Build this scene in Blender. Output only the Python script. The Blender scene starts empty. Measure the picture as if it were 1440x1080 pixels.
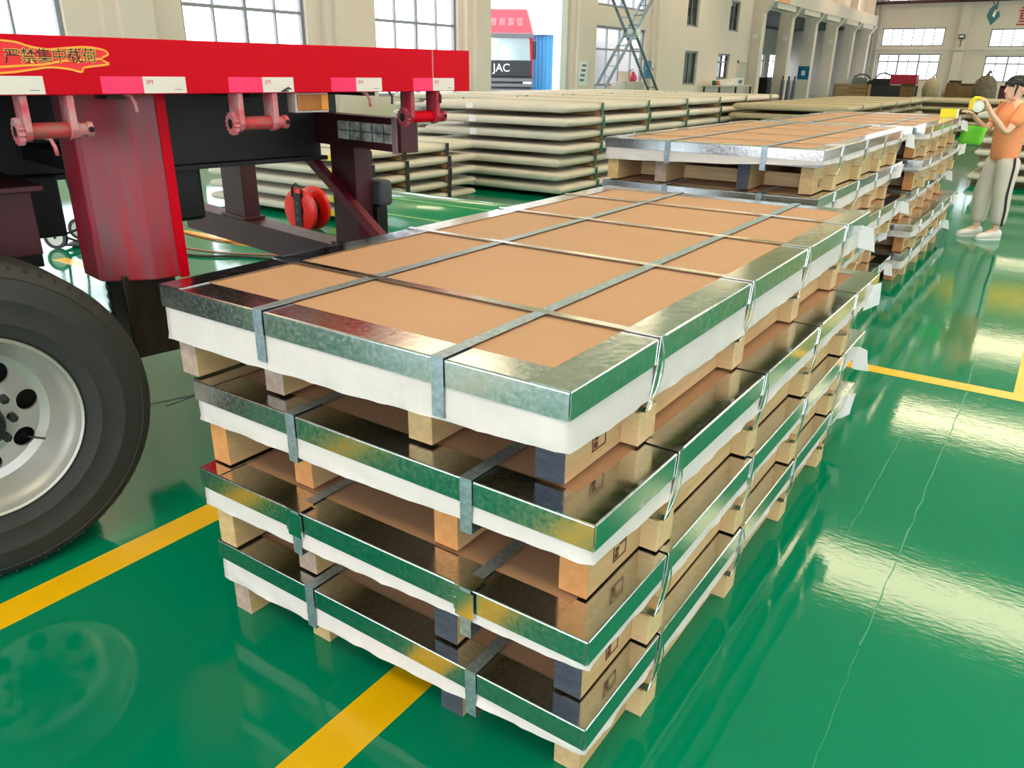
import bpy, bmesh, math, random
from mathutils import Vector, Matrix, noise

S = bpy.context.scene
COL = S.collection

# ------------------------------------------------------------------ camera
# hall frame: +Y runs down the hall, +X to the right-hand wall, camera over the origin
cam = bpy.data.cameras.new('camera')
cam.sensor_fit = 'HORIZONTAL'
cam.sensor_width = 36.0
cam.lens = 1095.0 / 1440.0 * 36.0
cam.clip_start, cam.clip_end = 0.05, 400
cam_o = bpy.data.objects.new('camera', cam)
COL.objects.link(cam_o)
cam_o.matrix_world = Matrix(((0.8230, -0.2213, 0.5232, 0.0),
                             (0.5678, 0.3003, -0.7665, 0.0),
                             (0.0128, 0.9281, 0.3721, 1.6),
                             (0, 0, 0, 1)))
cam_o.rotation_mode = 'QUATERNION'
S.camera = cam_o

# ------------------------------------------------------------------ world, exposure
ROOF_GLOW = 9.5
SKY = 5.0
w = bpy.data.worlds.new('overcast_sky')
S.world = w
w.use_nodes = True
wn = w.node_tree.nodes
bg = wn['Background']
bg.inputs['Color'].default_value = (0.88, 0.94, 1.0, 1)
bg.inputs['Strength'].default_value = SKY
S.view_settings.view_transform = 'Standard'
S.view_settings.look = 'None'
S.view_settings.gamma = 1.0
S.view_settings.use_curve_mapping = False
S.view_settings.exposure = 0.12
S.cycles.use_denoising = True
S.cycles.max_bounces = 8
S.cycles.diffuse_bounces = 4
S.cycles.glossy_bounces = 4
S.cycles.transparent_max_bounces = 12
S.cycles.sample_clamp_indirect = 6.0
S.cycles.caustics_reflective = False
S.cycles.caustics_refractive = False
RND = random.Random(7)


# ------------------------------------------------------------------ materials
def srgb(r, g, b):
    def f(c):
        c /= 255.0
        return c / 12.92 if c <= 0.04045 else ((c + 0.055) / 1.055) ** 2.4
    return (f(r), f(g), f(b), 1.0)


MATS = {}


def mat(name, col, rough=0.5, metal=0.0, var=0.0, vscale=4.0, bump=0.0, bscale=40.0, stretch=(1, 1, 1),
        col2=None, coat=0.0, rvar=0.0, spec=0.5, trans=0.0, sheen=0.0):
    """Principled material; var mixes towards col2 (or a darker tone) with noise in object space."""
    if name in MATS:
        return MATS[name]
    m = bpy.data.materials.new(name)
    m.use_nodes = True
    nt = m.node_tree
    b = nt.nodes['Principled BSDF']
    b.inputs['Base Color'].default_value = col
    b.inputs['Roughness'].default_value = rough
    b.inputs['Metallic'].default_value = metal
    b.inputs['Specular IOR Level'].default_value = spec
    b.inputs['Coat Weight'].default_value = coat
    if trans:
        b.inputs['Transmission Weight'].default_value = trans
    if var or bump or rvar:
        tc = nt.nodes.new('ShaderNodeTexCoord')
        mp = nt.nodes.new('ShaderNodeMapping')
        mp.inputs['Scale'].default_value = stretch
        nt.links.new(tc.outputs['Object'], mp.inputs['Vector'])
    if var or rvar:
        nz = nt.nodes.new('ShaderNodeTexNoise')
        nz.inputs['Scale'].default_value = vscale
        nz.inputs['Detail'].default_value = 6
        nt.links.new(mp.outputs['Vector'], nz.inputs['Vector'])
    if var:
        rp = nt.nodes.new('ShaderNodeValToRGB')
        c2 = col2 or (col[0] * (1 - var), col[1] * (1 - var), col[2] * (1 - var), 1)
        rp.color_ramp.elements[0].position = 0.35
        rp.color_ramp.elements[0].color = c2
        rp.color_ramp.elements[1].position = 0.65
        rp.color_ramp.elements[1].color = col
        nt.links.new(nz.outputs['Fac'], rp.inputs['Fac'])
        nt.links.new(rp.outputs['Color'], b.inputs['Base Color'])
    if rvar:
        mr = nt.nodes.new('ShaderNodeMapRange')
        mr.inputs['From Min'].default_value = 0.3
        mr.inputs['From Max'].default_value = 0.7
        mr.inputs['To Min'].default_value = max(0.02, rough - rvar)
        mr.inputs['To Max'].default_value = rough + rvar
        nt.links.new(nz.outputs['Fac'], mr.inputs['Value'])
        nt.links.new(mr.outputs['Result'], b.inputs['Roughness'])
    if bump:
        n2 = nt.nodes.new('ShaderNodeTexNoise')
        n2.inputs['Scale'].default_value = bscale
        n2.inputs['Detail'].default_value = 3
        nt.links.new(mp.outputs['Vector'], n2.inputs['Vector'])
        bp = nt.nodes.new('ShaderNodeBump')
        bp.inputs['Strength'].default_value = bump
        bp.inputs['Distance'].default_value = 0.01
        nt.links.new(n2.outputs['Fac'], bp.inputs['Height'])
        nt.links.new(bp.outputs['Normal'], b.inputs['Normal'])
    MATS[name] = m
    return m


def emat(name, col, strength):
    m = bpy.data.materials.new(name)
    m.use_nodes = True
    nt = m.node_tree
    nt.nodes.remove(nt.nodes['Principled BSDF'])
    e = nt.nodes.new('ShaderNodeEmission')
    e.inputs['Color'].default_value = col
    e.inputs['Strength'].default_value = strength
    nt.links.new(e.outputs[0], nt.nodes['Material Output'].inputs['Surface'])
    return m


def glassmat(name, tint=(0.97, 0.98, 1, 1), gloss=0.08):
    m = bpy.data.materials.new(name)
    m.use_nodes = True
    nt = m.node_tree
    nt.nodes.remove(nt.nodes['Principled BSDF'])
    t = nt.nodes.new('ShaderNodeBsdfTransparent')
    t.inputs['Color'].default_value = tint
    g = nt.nodes.new('ShaderNodeBsdfGlossy')
    g.inputs['Roughness'].default_value = 0.05
    x = nt.nodes.new('ShaderNodeMixShader')
    x.inputs[0].default_value = gloss
    nt.links.new(t.outputs[0], x.inputs[1])
    nt.links.new(g.outputs[0], x.inputs[2])
    nt.links.new(x.outputs[0], nt.nodes['Material Output'].inputs['Surface'])
    return m


def weave_mat(name, col):
    """white woven plastic cloth: crossed fine waves as relief"""
    m = mat(name, col, 0.55, 0, 0.08, 6.0)
    nt = m.node_tree
    b = nt.nodes['Principled BSDF']
    tc = nt.nodes.new('ShaderNodeTexCoord')
    hs = []
    for d in ('X', 'Y', 'Z'):
        wv = nt.nodes.new('ShaderNodeTexWave')
        wv.bands_direction = d
        wv.inputs['Scale'].default_value = 95
        nt.links.new(tc.outputs['Object'], wv.inputs['Vector'])
        hs.append(wv)
    a1 = nt.nodes.new('ShaderNodeMath')
    a2 = nt.nodes.new('ShaderNodeMath')
    nt.links.new(hs[0].outputs['Fac'], a1.inputs[0])
    nt.links.new(hs[1].outputs['Fac'], a1.inputs[1])
    nt.links.new(a1.outputs[0], a2.inputs[0])
    nt.links.new(hs[2].outputs['Fac'], a2.inputs[1])
    bp = nt.nodes.new('ShaderNodeBump')
    bp.inputs['Strength'].default_value = 0.12
    bp.inputs['Distance'].default_value = 0.002
    nt.links.new(a2.outputs[0], bp.inputs['Height'])
    mp = nt.nodes.new('ShaderNodeMapping')
    mp.inputs['Rotation'].default_value = (0.6, 0.7, 0.0)
    mp.inputs['Scale'].default_value = (22, 22, 5)
    nt.links.new(tc.outputs['Object'], mp.inputs['Vector'])
    fz = nt.nodes.new('ShaderNodeTexNoise')
    fz.inputs['Scale'].default_value = 1.0
    fz.inputs['Detail'].default_value = 2.0
    nt.links.new(mp.outputs['Vector'], fz.inputs['Vector'])
    b2 = nt.nodes.new('ShaderNodeBump')
    b2.inputs['Strength'].default_value = 0.7
    b2.inputs['Distance'].default_value = 0.010
    nt.links.new(fz.outputs['Fac'], b2.inputs['Height'])
    nt.links.new(b2.outputs['Normal'], bp.inputs['Normal'])
    nt.links.new(bp.outputs['Normal'], b.inputs['Normal'])
    return m


M_FLOOR = mat('green_epoxy', srgb(0, 132, 97), 0.06, 0, 0.10, 0.7, 0.03, 9.0, rvar=0.02, spec=0.42)
# fine orange-peel ripple of the coating, over the broad waves
_nt = M_FLOOR.node_tree
_b = _nt.nodes['Principled BSDF']
_tc = _nt.nodes.new('ShaderNodeTexCoord')
_mp = _nt.nodes.new('ShaderNodeMapping')
_mp.inputs['Scale'].default_value = (22, 60, 22)
_nz = _nt.nodes.new('ShaderNodeTexNoise')
_nz.inputs['Scale'].default_value = 1.0
_nz.inputs['Detail'].default_value = 3.0
_bp = _nt.nodes.new('ShaderNodeBump')
_bp.inputs['Strength'].default_value = 0.05
_bp.inputs['Distance'].default_value = 0.004
_nt.links.new(_tc.outputs['Object'], _mp.inputs['Vector'])
_nt.links.new(_mp.outputs['Vector'], _nz.inputs['Vector'])
_nt.links.new(_nz.outputs['Fac'], _bp.inputs['Height'])
_nt.links.new(_b.inputs['Normal'].links[0].from_socket, _bp.inputs['Normal'])
_nt.links.new(_bp.outputs['Normal'], _b.inputs['Normal'])
M_YELLOW = mat('yellow_floor_paint', srgb(255, 198, 6), 0.25, 0, 0.10, 3.0, 0.03, 30)
M_CRACK = mat('worn_floor_crack', srgb(44, 150, 116), 0.4)
M_SEAM = mat('dark_floor_joint', srgb(20, 40, 35), 0.7)
M_WALL = mat('cream_wall_paint', srgb(234, 218, 210), 0.75, 0, 0.05, 0.6)
M_WALL2 = mat('pale_grey_wall_paint', srgb(206, 200, 192), 0.75, 0, 0.05, 0.6)
M_ROOF = mat('painted_roof_sheet', srgb(236, 230, 212), 0.7)
M_FRAME = mat('grey_window_aluminium', srgb(140, 142, 148), 0.4, 0.3)
M_GLASS = glassmat('window_glass')
M_BLUEGLASS = glassmat('tinted_window_glass', (0.55, 0.66, 0.72, 1), 0.12)
M_ROOFGLOW = emat('skylight_and_fill_glow', (1.0, 0.82, 0.54, 1), ROOF_GLOW)
M_CARD = mat('brown_kraft_board', srgb(194, 150, 119), 0.62, 0, 0.05, 3.0, 0.02, 12)
M_GALV = mat('galvanised_steel', (0.74, 0.76, 0.77, 1), 0.14, 1.0, 0.10, 60.0, 0.02, 25, rvar=0.06)
M_GALVF = mat('galvanised_steel_spangled', (0.70, 0.74, 0.76, 1), 0.20, 1.0, 0.22, 90.0, 0.03, 40, rvar=0.06)
M_STRAP = mat('zinc_steel_strap', (0.78, 0.79, 0.80, 1), 0.16, 1.0, 0.12, 40.0)
M_STRAPB = mat('blue_grey_steel_strap', srgb(186, 204, 218), 0.42, 0.8, 0.30, 70.0)
M_WRAP = weave_mat('white_woven_cover', srgb(230, 221, 222))
M_WOOD = mat('pale_pine', srgb(228, 190, 138), 0.65, 0, 0.22, 3.0, 0.05, 10, stretch=(14, 1.5, 14))
M_WOODX = mat('pale_pine_crosswise', srgb(232, 200, 152), 0.65, 0, 0.20, 3.0, 0.05, 10, stretch=(1.5, 14, 14))
M_WOODO = mat('orange_pine_end', srgb(232, 160, 98), 0.65, 0, 0.18, 30)
M_WOODG = mat('pinkish_grey_pine_end', srgb(196, 170, 156), 0.7, 0, 0.3, 40)
M_SLATE = mat('slate_painted_pine_end', srgb(78, 84, 100), 0.7, 0, 0.35, 30, stretch=(1, 1, 4))
M_PAPER = mat('white_paper', srgb(240, 236, 240), 0.7)
M_STAMP = mat('dark_red_stamp_ink', srgb(96, 40, 34), 0.7)
M_SHEET = mat('steel_sheet_edges', (0.35, 0.35, 0.36, 1), 0.35, 0.9)
M_RED = mat('crimson_trailer_paint', srgb(204, 0, 28), 0.42, 0, 0.08, 1.5, spec=0.10)
M_REDW = mat('scratched_red_leg_paint', srgb(180, 14, 44), 0.42, 0, 0.9, 3.2, 0.05, 20, stretch=(5, 5, 0.7), col2=srgb(124, 78, 88))
M_PINK = mat('dusty_pink_red_bracket', srgb(206, 76, 96), 0.6, 0, 0.7, 18.0, 0.1, 60, col2=srgb(196, 150, 152))
M_MAROON = mat('dark_maroon_chassis', srgb(78, 20, 34), 0.5, 0, 0.3, 4.0)
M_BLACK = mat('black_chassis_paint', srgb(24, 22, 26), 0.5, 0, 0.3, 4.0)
M_LEGD = mat('shade_dark_inner_leg', srgb(52, 44, 42), 0.35, 0.3, 0.4, 6.0, stretch=(6, 6, 1))  # dark tone holds the shade on the inner tube
M_RUB = mat('black_tyre_rubber', srgb(52, 52, 54), 0.72, 0, 0.16, 9.0, 0.06, 60)
M_RIM = mat('silver_wheel_rim', srgb(206, 204, 202), 0.38, 0.55, 0.10, 5.0)
M_HOLE = mat('dark_hub_inside', srgb(14, 13, 13), 0.8)
M_AMBER = mat('amber_lamp_lens', srgb(196, 128, 62), 0.25, 0, 0.15, 20)
M_MAG = mat('fluorescent_pink_reflector', srgb(244, 0, 92), 0.3)
M_WLAB = mat('white_reflector_label', srgb(226, 220, 214), 0.4, 0, 0.06, 8, stretch=(1, 1, 14))
M_BANR = mat('red_banner_sticker', srgb(232, 14, 10), 0.35)
M_BANY = mat('yellow_sticker_print', srgb(255, 170, 40), 0.4)
M_BANG = mat('pale_gold_sticker_print', srgb(240, 200, 90), 0.4)
M_INK = mat('black_print', srgb(24, 22, 10), 0.5)
M_BEIGE = mat('off_white_wrapping_paper', srgb(222, 212, 200), 0.55, 0, 0.10, 3.0, 0.10, 9)
M_BEIGE2 = mat('tan_wrapping_paper', srgb(188, 170, 140), 0.6, 0, 0.12, 3.0, 0.10, 9)
M_BATTEN = mat('weathered_batten', srgb(168, 132, 92), 0.7, 0, 0.25, 6.0)
M_GREENS = mat('green_plastic_strap', srgb(16, 96, 66), 0.4)
M_DARKS = mat('black_steel_strap', srgb(28, 28, 26), 0.4)
M_YSTK = mat('yellow_sticker', srgb(244, 226, 30), 0.5)
M_GROLL = mat('green_plastic_film', srgb(0, 140, 92), 0.22, 0, 0.06, 2.0, coat=0.4)
M_GLINE = mat('film_seam_reflection', srgb(150, 200, 130), 0.4)
M_REEL = mat('bright_red_plastic', srgb(226, 24, 22), 0.3)
M_BLKP = mat('black_plastic', srgb(26, 26, 28), 0.4)
M_GREYP = mat('grey_rubber', srgb(70, 74, 82), 0.6)
M_WHITEP = mat('white_plastic', srgb(232, 232, 230), 0.45)
M_ORANGE = mat('orange_cable', srgb(236, 120, 50), 0.5)
M_PINKC = mat('pink_cable', srgb(220, 110, 110), 0.5)
M_SKIN = mat('skin', srgb(240, 196, 172), 0.5, spec=0.3)
M_HAIR = mat('black_hair', srgb(22, 20, 22), 0.4, 0, 0.3, 30, stretch=(6, 6, 1))
M_SHIRT = mat('orange_cotton', srgb(250, 160, 112), 0.8, 0, 0.06, 6.0, 0.12, 9)
M_PANTS = mat('pale_grey_trouser_cloth', srgb(222, 214, 208), 0.8, 0, 0.06, 6.0, 0.15, 9)
M_SHOE = mat('white_shoe_canvas', srgb(236, 234, 232), 0.6)
M_LIP = mat('pink_lips', srgb(206, 110, 104), 0.5)
M_BLUE = mat('sky_blue_sheet_metal', srgb(92, 184, 238), 0.4)
M_BLUED = mat('deep_blue_enamel', srgb(20, 110, 160), 0.4)
M_TEAL = mat('teal_hook_paint', srgb(30, 92, 96), 0.4)
M_MACH = mat('grey_machine_paint', srgb(120, 124, 124), 0.5, 0, 0.2, 4)
M_MACHD = mat('dark_machine_steel', srgb(48, 50, 52), 0.5, 0.2, 0.3, 6)
M_MRED = mat('magenta_red_machine_paint', srgb(172, 12, 56), 0.4)
M_SACK = mat('pale_woven_sack', srgb(206, 188, 160), 0.8, 0, 0.2, 6)
M_BROWNJ = mat('brown_scrap', srgb(132, 96, 66), 0.8, 0, 0.4, 8)
M_ALU = mat('worn_ladder_aluminium', srgb(120, 140, 148), 0.4, 0.6)
M_GATE = mat('white_gate_steel', srgb(234, 236, 240), 0.5)
M_CABRED = mat('truck_cab_red', srgb(176, 8, 36), 0.3)
M_CABGREY = mat('truck_grille_grey', srgb(96, 98, 102), 0.4)
M_CABBLK = mat('truck_black_plastic', srgb(34, 38, 44), 0.35)
M_CABGL = mat('truck_windscreen', srgb(190, 214, 226), 0.08, 0.6)
M_CONC = mat('outside_concrete', srgb(196, 196, 192), 0.8)
M_HOUSE = mat('outside_pale_building', srgb(196, 208, 222), 0.8)


# ------------------------------------------------------------------ geometry helpers
def tagthing(o, label, cat, group=None):
    o['kind'] = 'thing'
    o['label'] = label
    o['category'] = cat
    if group:
        o['group'] = group
    return o


def empty(name, loc=(0, 0, 0), rz=0.0):
    o = bpy.data.objects.new(name, None)
    COL.objects.link(o)
    o.location = loc
    o.rotation_euler = (0, 0, rz)
    o.empty_display_size = 0.1
    return o


def struct(o):
    o['kind'] = 'structure'
    return o


class MB:
    """collects simple solids; build() links them as one mesh object"""

    def __init__(self):
        self.v, self.f = [], []

    def quadbox(self, c):
        i = len(self.v)
        self.v += [tuple(p) for p in c]
        self.f += [(i + a, i + b, i + c_, i + d) for a, b, c_, d in
                   ((0, 3, 2, 1), (4, 5, 6, 7), (0, 1, 5, 4), (1, 2, 6, 5), (2, 3, 7, 6), (3, 0, 4, 7))]
        return self

    def box(self, x0, x1, y0, y1, z0, z1):
        return self.quadbox([(x0, y0, z0), (x1, y0, z0), (x1, y1, z0), (x0, y1, z0),
                             (x0, y0, z1), (x1, y0, z1), (x1, y1, z1), (x0, y1, z1)])

    def bar(self, a, b, w_, h_, up=(0, 0, 1)):
        a, b = Vector(a), Vector(b)
        d = (b - a).normalized()
        s = d.cross(Vector(up))
        if s.length < 1e-4:
            s = d.cross(Vector((1, 0, 0)))
        s.normalize()
        t = s.cross(d)
        s *= w_ / 2
        t *= h_ / 2
        return self.quadbox([a - s - t, a + s - t, b + s - t, b - s - t, a - s + t, a + s + t, b + s + t, b - s + t])

    def tube(self, path, r, n=8, cap=True):
        path = [Vector(p) for p in path]
        rs = r if isinstance(r, (list, tuple)) else [r] * len(path)
        base = len(self.v)
        ref = None
        for k, p in enumerate(path):
            d = (path[min(k + 1, len(path) - 1)] - path[max(k - 1, 0)]).normalized()
            if ref is None:
                ref = d.orthogonal().normalized()
            s = (ref - d * ref.dot(d)).normalized()
            ref = s
            t = d.cross(s)
            for j in range(n):
                a = 2 * math.pi * j / n
                self.v.append(tuple(p + (s * math.cos(a) + t * math.sin(a)) * rs[k]))
        for k in range(len(path) - 1):
            for j in range(n):
                a, b = base + k * n + j, base + k * n + (j + 1) % n
                self.f.append((a, b, b + n, a + n))
        if cap:
            self.f.append(tuple(base + j for j in reversed(range(n))))
            e = base + (len(path) - 1) * n
            self.f.append(tuple(e + j for j in range(n)))
        return self

    def lathe(self, prof, n=32, origin=(0, 0, 0), axis='Z', close=False):
        """prof: (radius, height) pairs spun about the axis"""
        base = len(self.v)
        o = Vector(origin)
        for r, h in prof:
            for j in range(n):
                a = 2 * math.pi * j / n
                c, s = r * math.cos(a), r * math.sin(a)
                p = {'Z': (c, s, h), 'Y': (c, h, s), 'X': (h, c, s)}[axis]
                self.v.append(tuple(o + Vector(p)))
        m = len(prof)
        for k in range(m if close else m - 1):
            k2 = (k + 1) % m
            for j in range(n):
                a, b = base + k * n + j, base + k * n + (j + 1) % n
                c, d = base + k2 * n + (j + 1) % n, base + k2 * n + j
                self.f.append((a, b, c, d))
        if not close:
            if prof[0][0] > 1e-6:
                self.f.append(tuple(base + j for j in reversed(range(n))))
            if prof[-1][0] > 1e-6:
                self.f.append(tuple(base + (m - 1) * n + j for j in range(n)))
        return self

    def cyl(self, a, b, r, n=16):
        return self.tube([a, b], r, n)

    def prism(self, poly, fn0, fn1):
        """poly: 2D points; fn0/fn1 map a 2D point to the two end planes"""
        i, n = len(self.v), len(poly)
        self.v += [tuple(fn0(p)) for p in poly] + [tuple(fn1(p)) for p in poly]
        self.f.append(tuple(i + k for k in reversed(range(n))))
        self.f.append(tuple(i + n + k for k in range(n)))
        for k in range(n):
            k2 = (k + 1) % n
            self.f.append((i + k, i + k2, i + n + k2, i + n + k))
        return self

    def loft(self, rings, cap=True, closed_ring=True):
        i, n = len(self.v), len(rings[0])
        for r in rings:
            self.v += [tuple(p) for p in r]
        for k in range(len(rings) - 1):
            for j in range(n if closed_ring else n - 1):
                a, b = i + k * n + j, i + k * n + (j + 1) % n
                self.f.append((a, b, b + n, a + n))
        if cap:
            self.f.append(tuple(i + j for j in reversed(range(n))))
            e = i + (len(rings) - 1) * n
            self.f.append(tuple(e + j for j in range(n)))
        return self

    def mesh(self, name, smooth=False):
        me = bpy.data.meshes.new(name)
        me.from_pydata(self.v, [], self.f)
        bm = bmesh.new()
        bm.from_mesh(me)
        bmesh.ops.recalc_face_normals(bm, faces=bm.faces)
        bm.to_mesh(me)
        bm.free()
        if smooth:
            me.polygons.foreach_set('use_smooth', [True] * len(me.polygons))
        return me

    def build(self, name, m, parent=None, smooth=False, bev=0.0, sub=0):
        me = self.mesh(name, smooth)
        me.materials.append(m)
        return obj(name, me, parent, bev, sub)


def obj(name, me, parent=None, bev=0.0, sub=0):
    o = bpy.data.objects.new(name, me)
    COL.objects.link(o)
    if parent is not None:
        o.parent = parent
    if bev:
        b = o.modifiers.new('bevel', 'BEVEL')
        b.width = bev
        b.segments = 2
        b.limit_method = 'ANGLE'
    if sub:
        s = o.modifiers.new('subdivision', 'SUBSURF')
        s.levels = s.render_levels = sub
    return o


def sharp_smooth(o, ang=40):
    me = o.data
    me.polygons.foreach_set('use_smooth', [True] * len(me.polygons))
    me.set_sharp_from_angle(angle=math.radians(ang))
    return o


def text_mesh(txt, size, depth=0.0, offset=0.0, bold=0.0):
    c = bpy.data.curves.new('lettering', 'FONT')
    c.body = txt
    c.size = size
    c.extrude = depth
    c.offset = offset
    c.align_x = 'CENTER'
    c.align_y = 'CENTER'
    t = bpy.data.objects.new('lettering', c)
    COL.objects.link(t)
    dg = bpy.context.evaluated_depsgraph_get()
    me = bpy.data.meshes.new_from_object(t.evaluated_get(dg))
    bpy.data.objects.remove(t)
    return me


def copy_tree(o, parent=None):
    c = o.copy()
    COL.objects.link(c)
    c.parent = parent
    for ch in list(o.children):
        copy_tree(ch, c)
    return c


def wall_cells(mb, a0, a1, z0, z1, holes, put):
    """rectangle with rectangular holes, as boxes; put(mb, a0, a1, z0, z1)"""
    A = sorted({a0, a1} | {h[0] for h in holes} | {h[1] for h in holes})
    for i in range(len(A) - 1):
        am = (A[i] + A[i + 1]) / 2
        hs = sorted((h[2], h[3]) for h in holes if h[0] < am < h[1])
        z = z0
        for b, t in hs:
            if b > z:
                put(mb, A[i], A[i + 1], z, b)
            z = max(z, t)
        if z < z1:
            put(mb, A[i], A[i + 1], z, z1)


# ------------------------------------------------------------------ the hall
XL, XR, YF, YB, ZR = -16.0, 9.0, -12.0, 76.0, 9.0
XA = -23.0                                   # outer wall of the side aisle
floor = struct(MB().box(XL - 0.28, XR + 0.3, YF - 0.3, YB + 0.3, -0.2, 0).box(XA - 0.3, XL - 0.28, 34.2, YB + 0.3, -0.2, 0).build('floor', M_FLOOR))


def floor_patch(name, pts, m, z=0.0012):
    b = MB()
    b.prism(pts, lambda p: (p[0], p[1], -0.004), lambda p: (p[0], p[1], z))
    return b.build(name, m, floor)


for x0, x1, y0, y1 in ((-2.49, -2.36, -3, 7.5), (-1.275, -1.14, -3, 3.4), (-0.85, 0.155, 4.70, 4.815),
                       (0.04, 0.155, 4.815, 30), (-7.5, -2.49, 4.72, 4.85), (-7.2, -6.6, 3.3, 3.42)):
    floor_patch('floor_line', [(x0, y0), (x1, y0), (x1, y1), (x0, y1)], M_YELLOW)


def crack(p0, p1, wd, m, seed):
    r = random.Random(seed)
    n = 26
    L_, R_ = [], []
    d = (Vector(p1) - Vector(p0))
    s = Vector((d.y, -d.x)).normalized()
    for k in range(n + 1):
        c = Vector(p0) + d * k / n + s * r.uniform(-0.004, 0.004)
        ww = wd * r.uniform(0.3, 1.0)
        L_.append(c - s * ww)
        R_.append(c + s * ww)
    b = MB()
    i = 0
    for k in range(n):
        b.prism([L_[k], R_[k], R_[k + 1], L_[k + 1]], lambda p: (p[0], p[1], -0.003), lambda p: (p[0], p[1], 0.0008))
    return b.build('floor_crack', m, floor)


crack((-0.19, 2.17), (-0.17, 4.68), 0.0032, M_CRACK, 1)
crack((-0.18, 4.83), (-0.2, 5.4), 0.004, M_CRACK, 2)
crack((-0.37, 2.75), (-0.36, 3.95), 0.002, M_CRACK, 3)
crack((-0.19, 0.8), (-0.19, 2.15), 0.0012, M_CRACK, 4)
crack((-3.6, 1.9), (-3.45, 2.3), 0.012, M_SEAM, 5)
crack((-3.49, 2.0), (-3.5, 5.2), 0.008, M_SEAM, 6)

LEFT_WIN = [(4.9, 8.45), (10.95, 14.35), (16.75, 20.3)]
OFFICE_WIN = [(37.6, 39.2, 1.1, 2.62), (41.9, 43.6, 1.35, 2.6), (37.5, 38.9, 3.67, 5.1), (43.0, 44.4, 3.7, 5.15)]
holes = [(a, b, 0.9, 4.6) for a, b in LEFT_WIN]
holes += [(-8, -4.5, 0.9, 4.6), (-1.5, 2.0, 0.9, 4.6)]
holes += [(22.0, 26.2, 0.0, 5.4)]
holes += [(28.9, 33.2, 1.1, 3.3), (28.9, 33.2, 4.0, 6.4)]
holes += list(OFFICE_WIN)
holes += [(47.2, 76.0, 0.0, 5.1)]
wl = MB()
wall_cells(wl, YF, YB, 0, ZR, holes, lambda m, a, b, c, d: m.box(XL - 0.28, XL, a, b, c, d))
struct(wl.build('wall_left', M_WALL))

BACK_WIN = [(-15.0, -10.3, 1.35, 3.36), (-15.0, -10.3, 3.95, 5.3), (-7.1, -2.4, 1.3, 3.2), (-7.1, -2.4, 3.85, 5.15),
            (-15.0, -10.3, 7.3, 8.4), (-7.1, -2.4, 7.3, 8.4)]
wb = MB()
wall_cells(wb, XA - 0.3, XR + 0.3, 0, ZR, BACK_WIN, lambda m, a, b, c, d: m.box(a, b, YB, YB + 0.3, c, d))
struct(wb.build('wall_back', M_WALL))
AISLE_WIN = [(50 + 5.6 * k, 54.3 + 5.6 * k, 1.35, 3.3) for k in range(5)]
wa = MB()
wall_cells(wa, 34.5, YB, 0, ZR, AISLE_WIN, lambda m, a, b, c, d: m.box(XA - 0.3, XA, a, b, c, d))
wa.box(XA, XL - 0.28, 34.2, 34.5, 0, 5.2)
struct(wa.build('wall_side_aisle', M_WALL2))
FRONT_WIN = [(-14, -5, 0.0, 6.0), (-3.0, 7.0, 0.0, 6.0)]
wf = MB()
wall_cells(wf, XL - 0.28, XR + 0.3, 0, ZR, FRONT_WIN, lambda m, a, b, c, d: m.box(a, b, YF - 0.3, YF, c, d))
struct(wf.build('wall_front', M_WALL))
RIGHT_WIN = [(-9 + 5.8 * k, -5.2 + 5.8 * k, 0.9, 4.6) for k in range(14)]
wr = MB()
wall_cells(wr, YF, YB, 0, ZR, RIGHT_WIN, lambda m, a, b, c, d: m.box(XR, XR + 0.28, a, b, c, d))
struct(wr.build('wall_right', M_WALL))

# roof: right row is skylights, left row is added to brighten the left side
ROOF_STRIPS = [(x0, x1, yc - 0.95, yc + 0.95) for yc in (-4.0, 6.4, 17.0, 27.6, 37.6, 48, 58.4, 68.8) for x0, x1 in ((-15.6, -12.0), (-2.9, 6.5))]
rf = MB()
for yc0, yc1 in [(YF, -4.95)] + [(a + 0.95, b - 0.95) for a, b in zip((-4.0, 6.4, 17.0, 27.6, 37.6, 48, 58.4), (6.4, 17.0, 27.6, 37.6, 48, 58.4, 68.8))] + [(69.75, YB)]:
    rf.box(XL - 0.28, XR + 0.28, yc0, yc1, ZR, ZR + 0.15)
for yc in (-4.0, 6.4, 17.0, 27.6, 37.6, 48, 58.4, 68.8):
    for x0, x1 in ((XL - 0.28, -15.6), (-12.0, -2.9), (6.5, XR + 0.28)):
        rf.box(x0, x1, yc - 0.95, yc + 0.95, ZR, ZR + 0.15)
struct(rf.build('ceiling', M_ROOF))
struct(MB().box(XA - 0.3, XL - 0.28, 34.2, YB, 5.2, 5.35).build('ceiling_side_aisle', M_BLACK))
for k, (x0, x1, y0, y1) in enumerate(ROOF_STRIPS):
    struct(MB().box(x0, x1, y0, y1, ZR + 0.05, ZR + 0.08).build('skylight_and_fill_%d' % (k + 1), M_ROOFGLOW))


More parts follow.
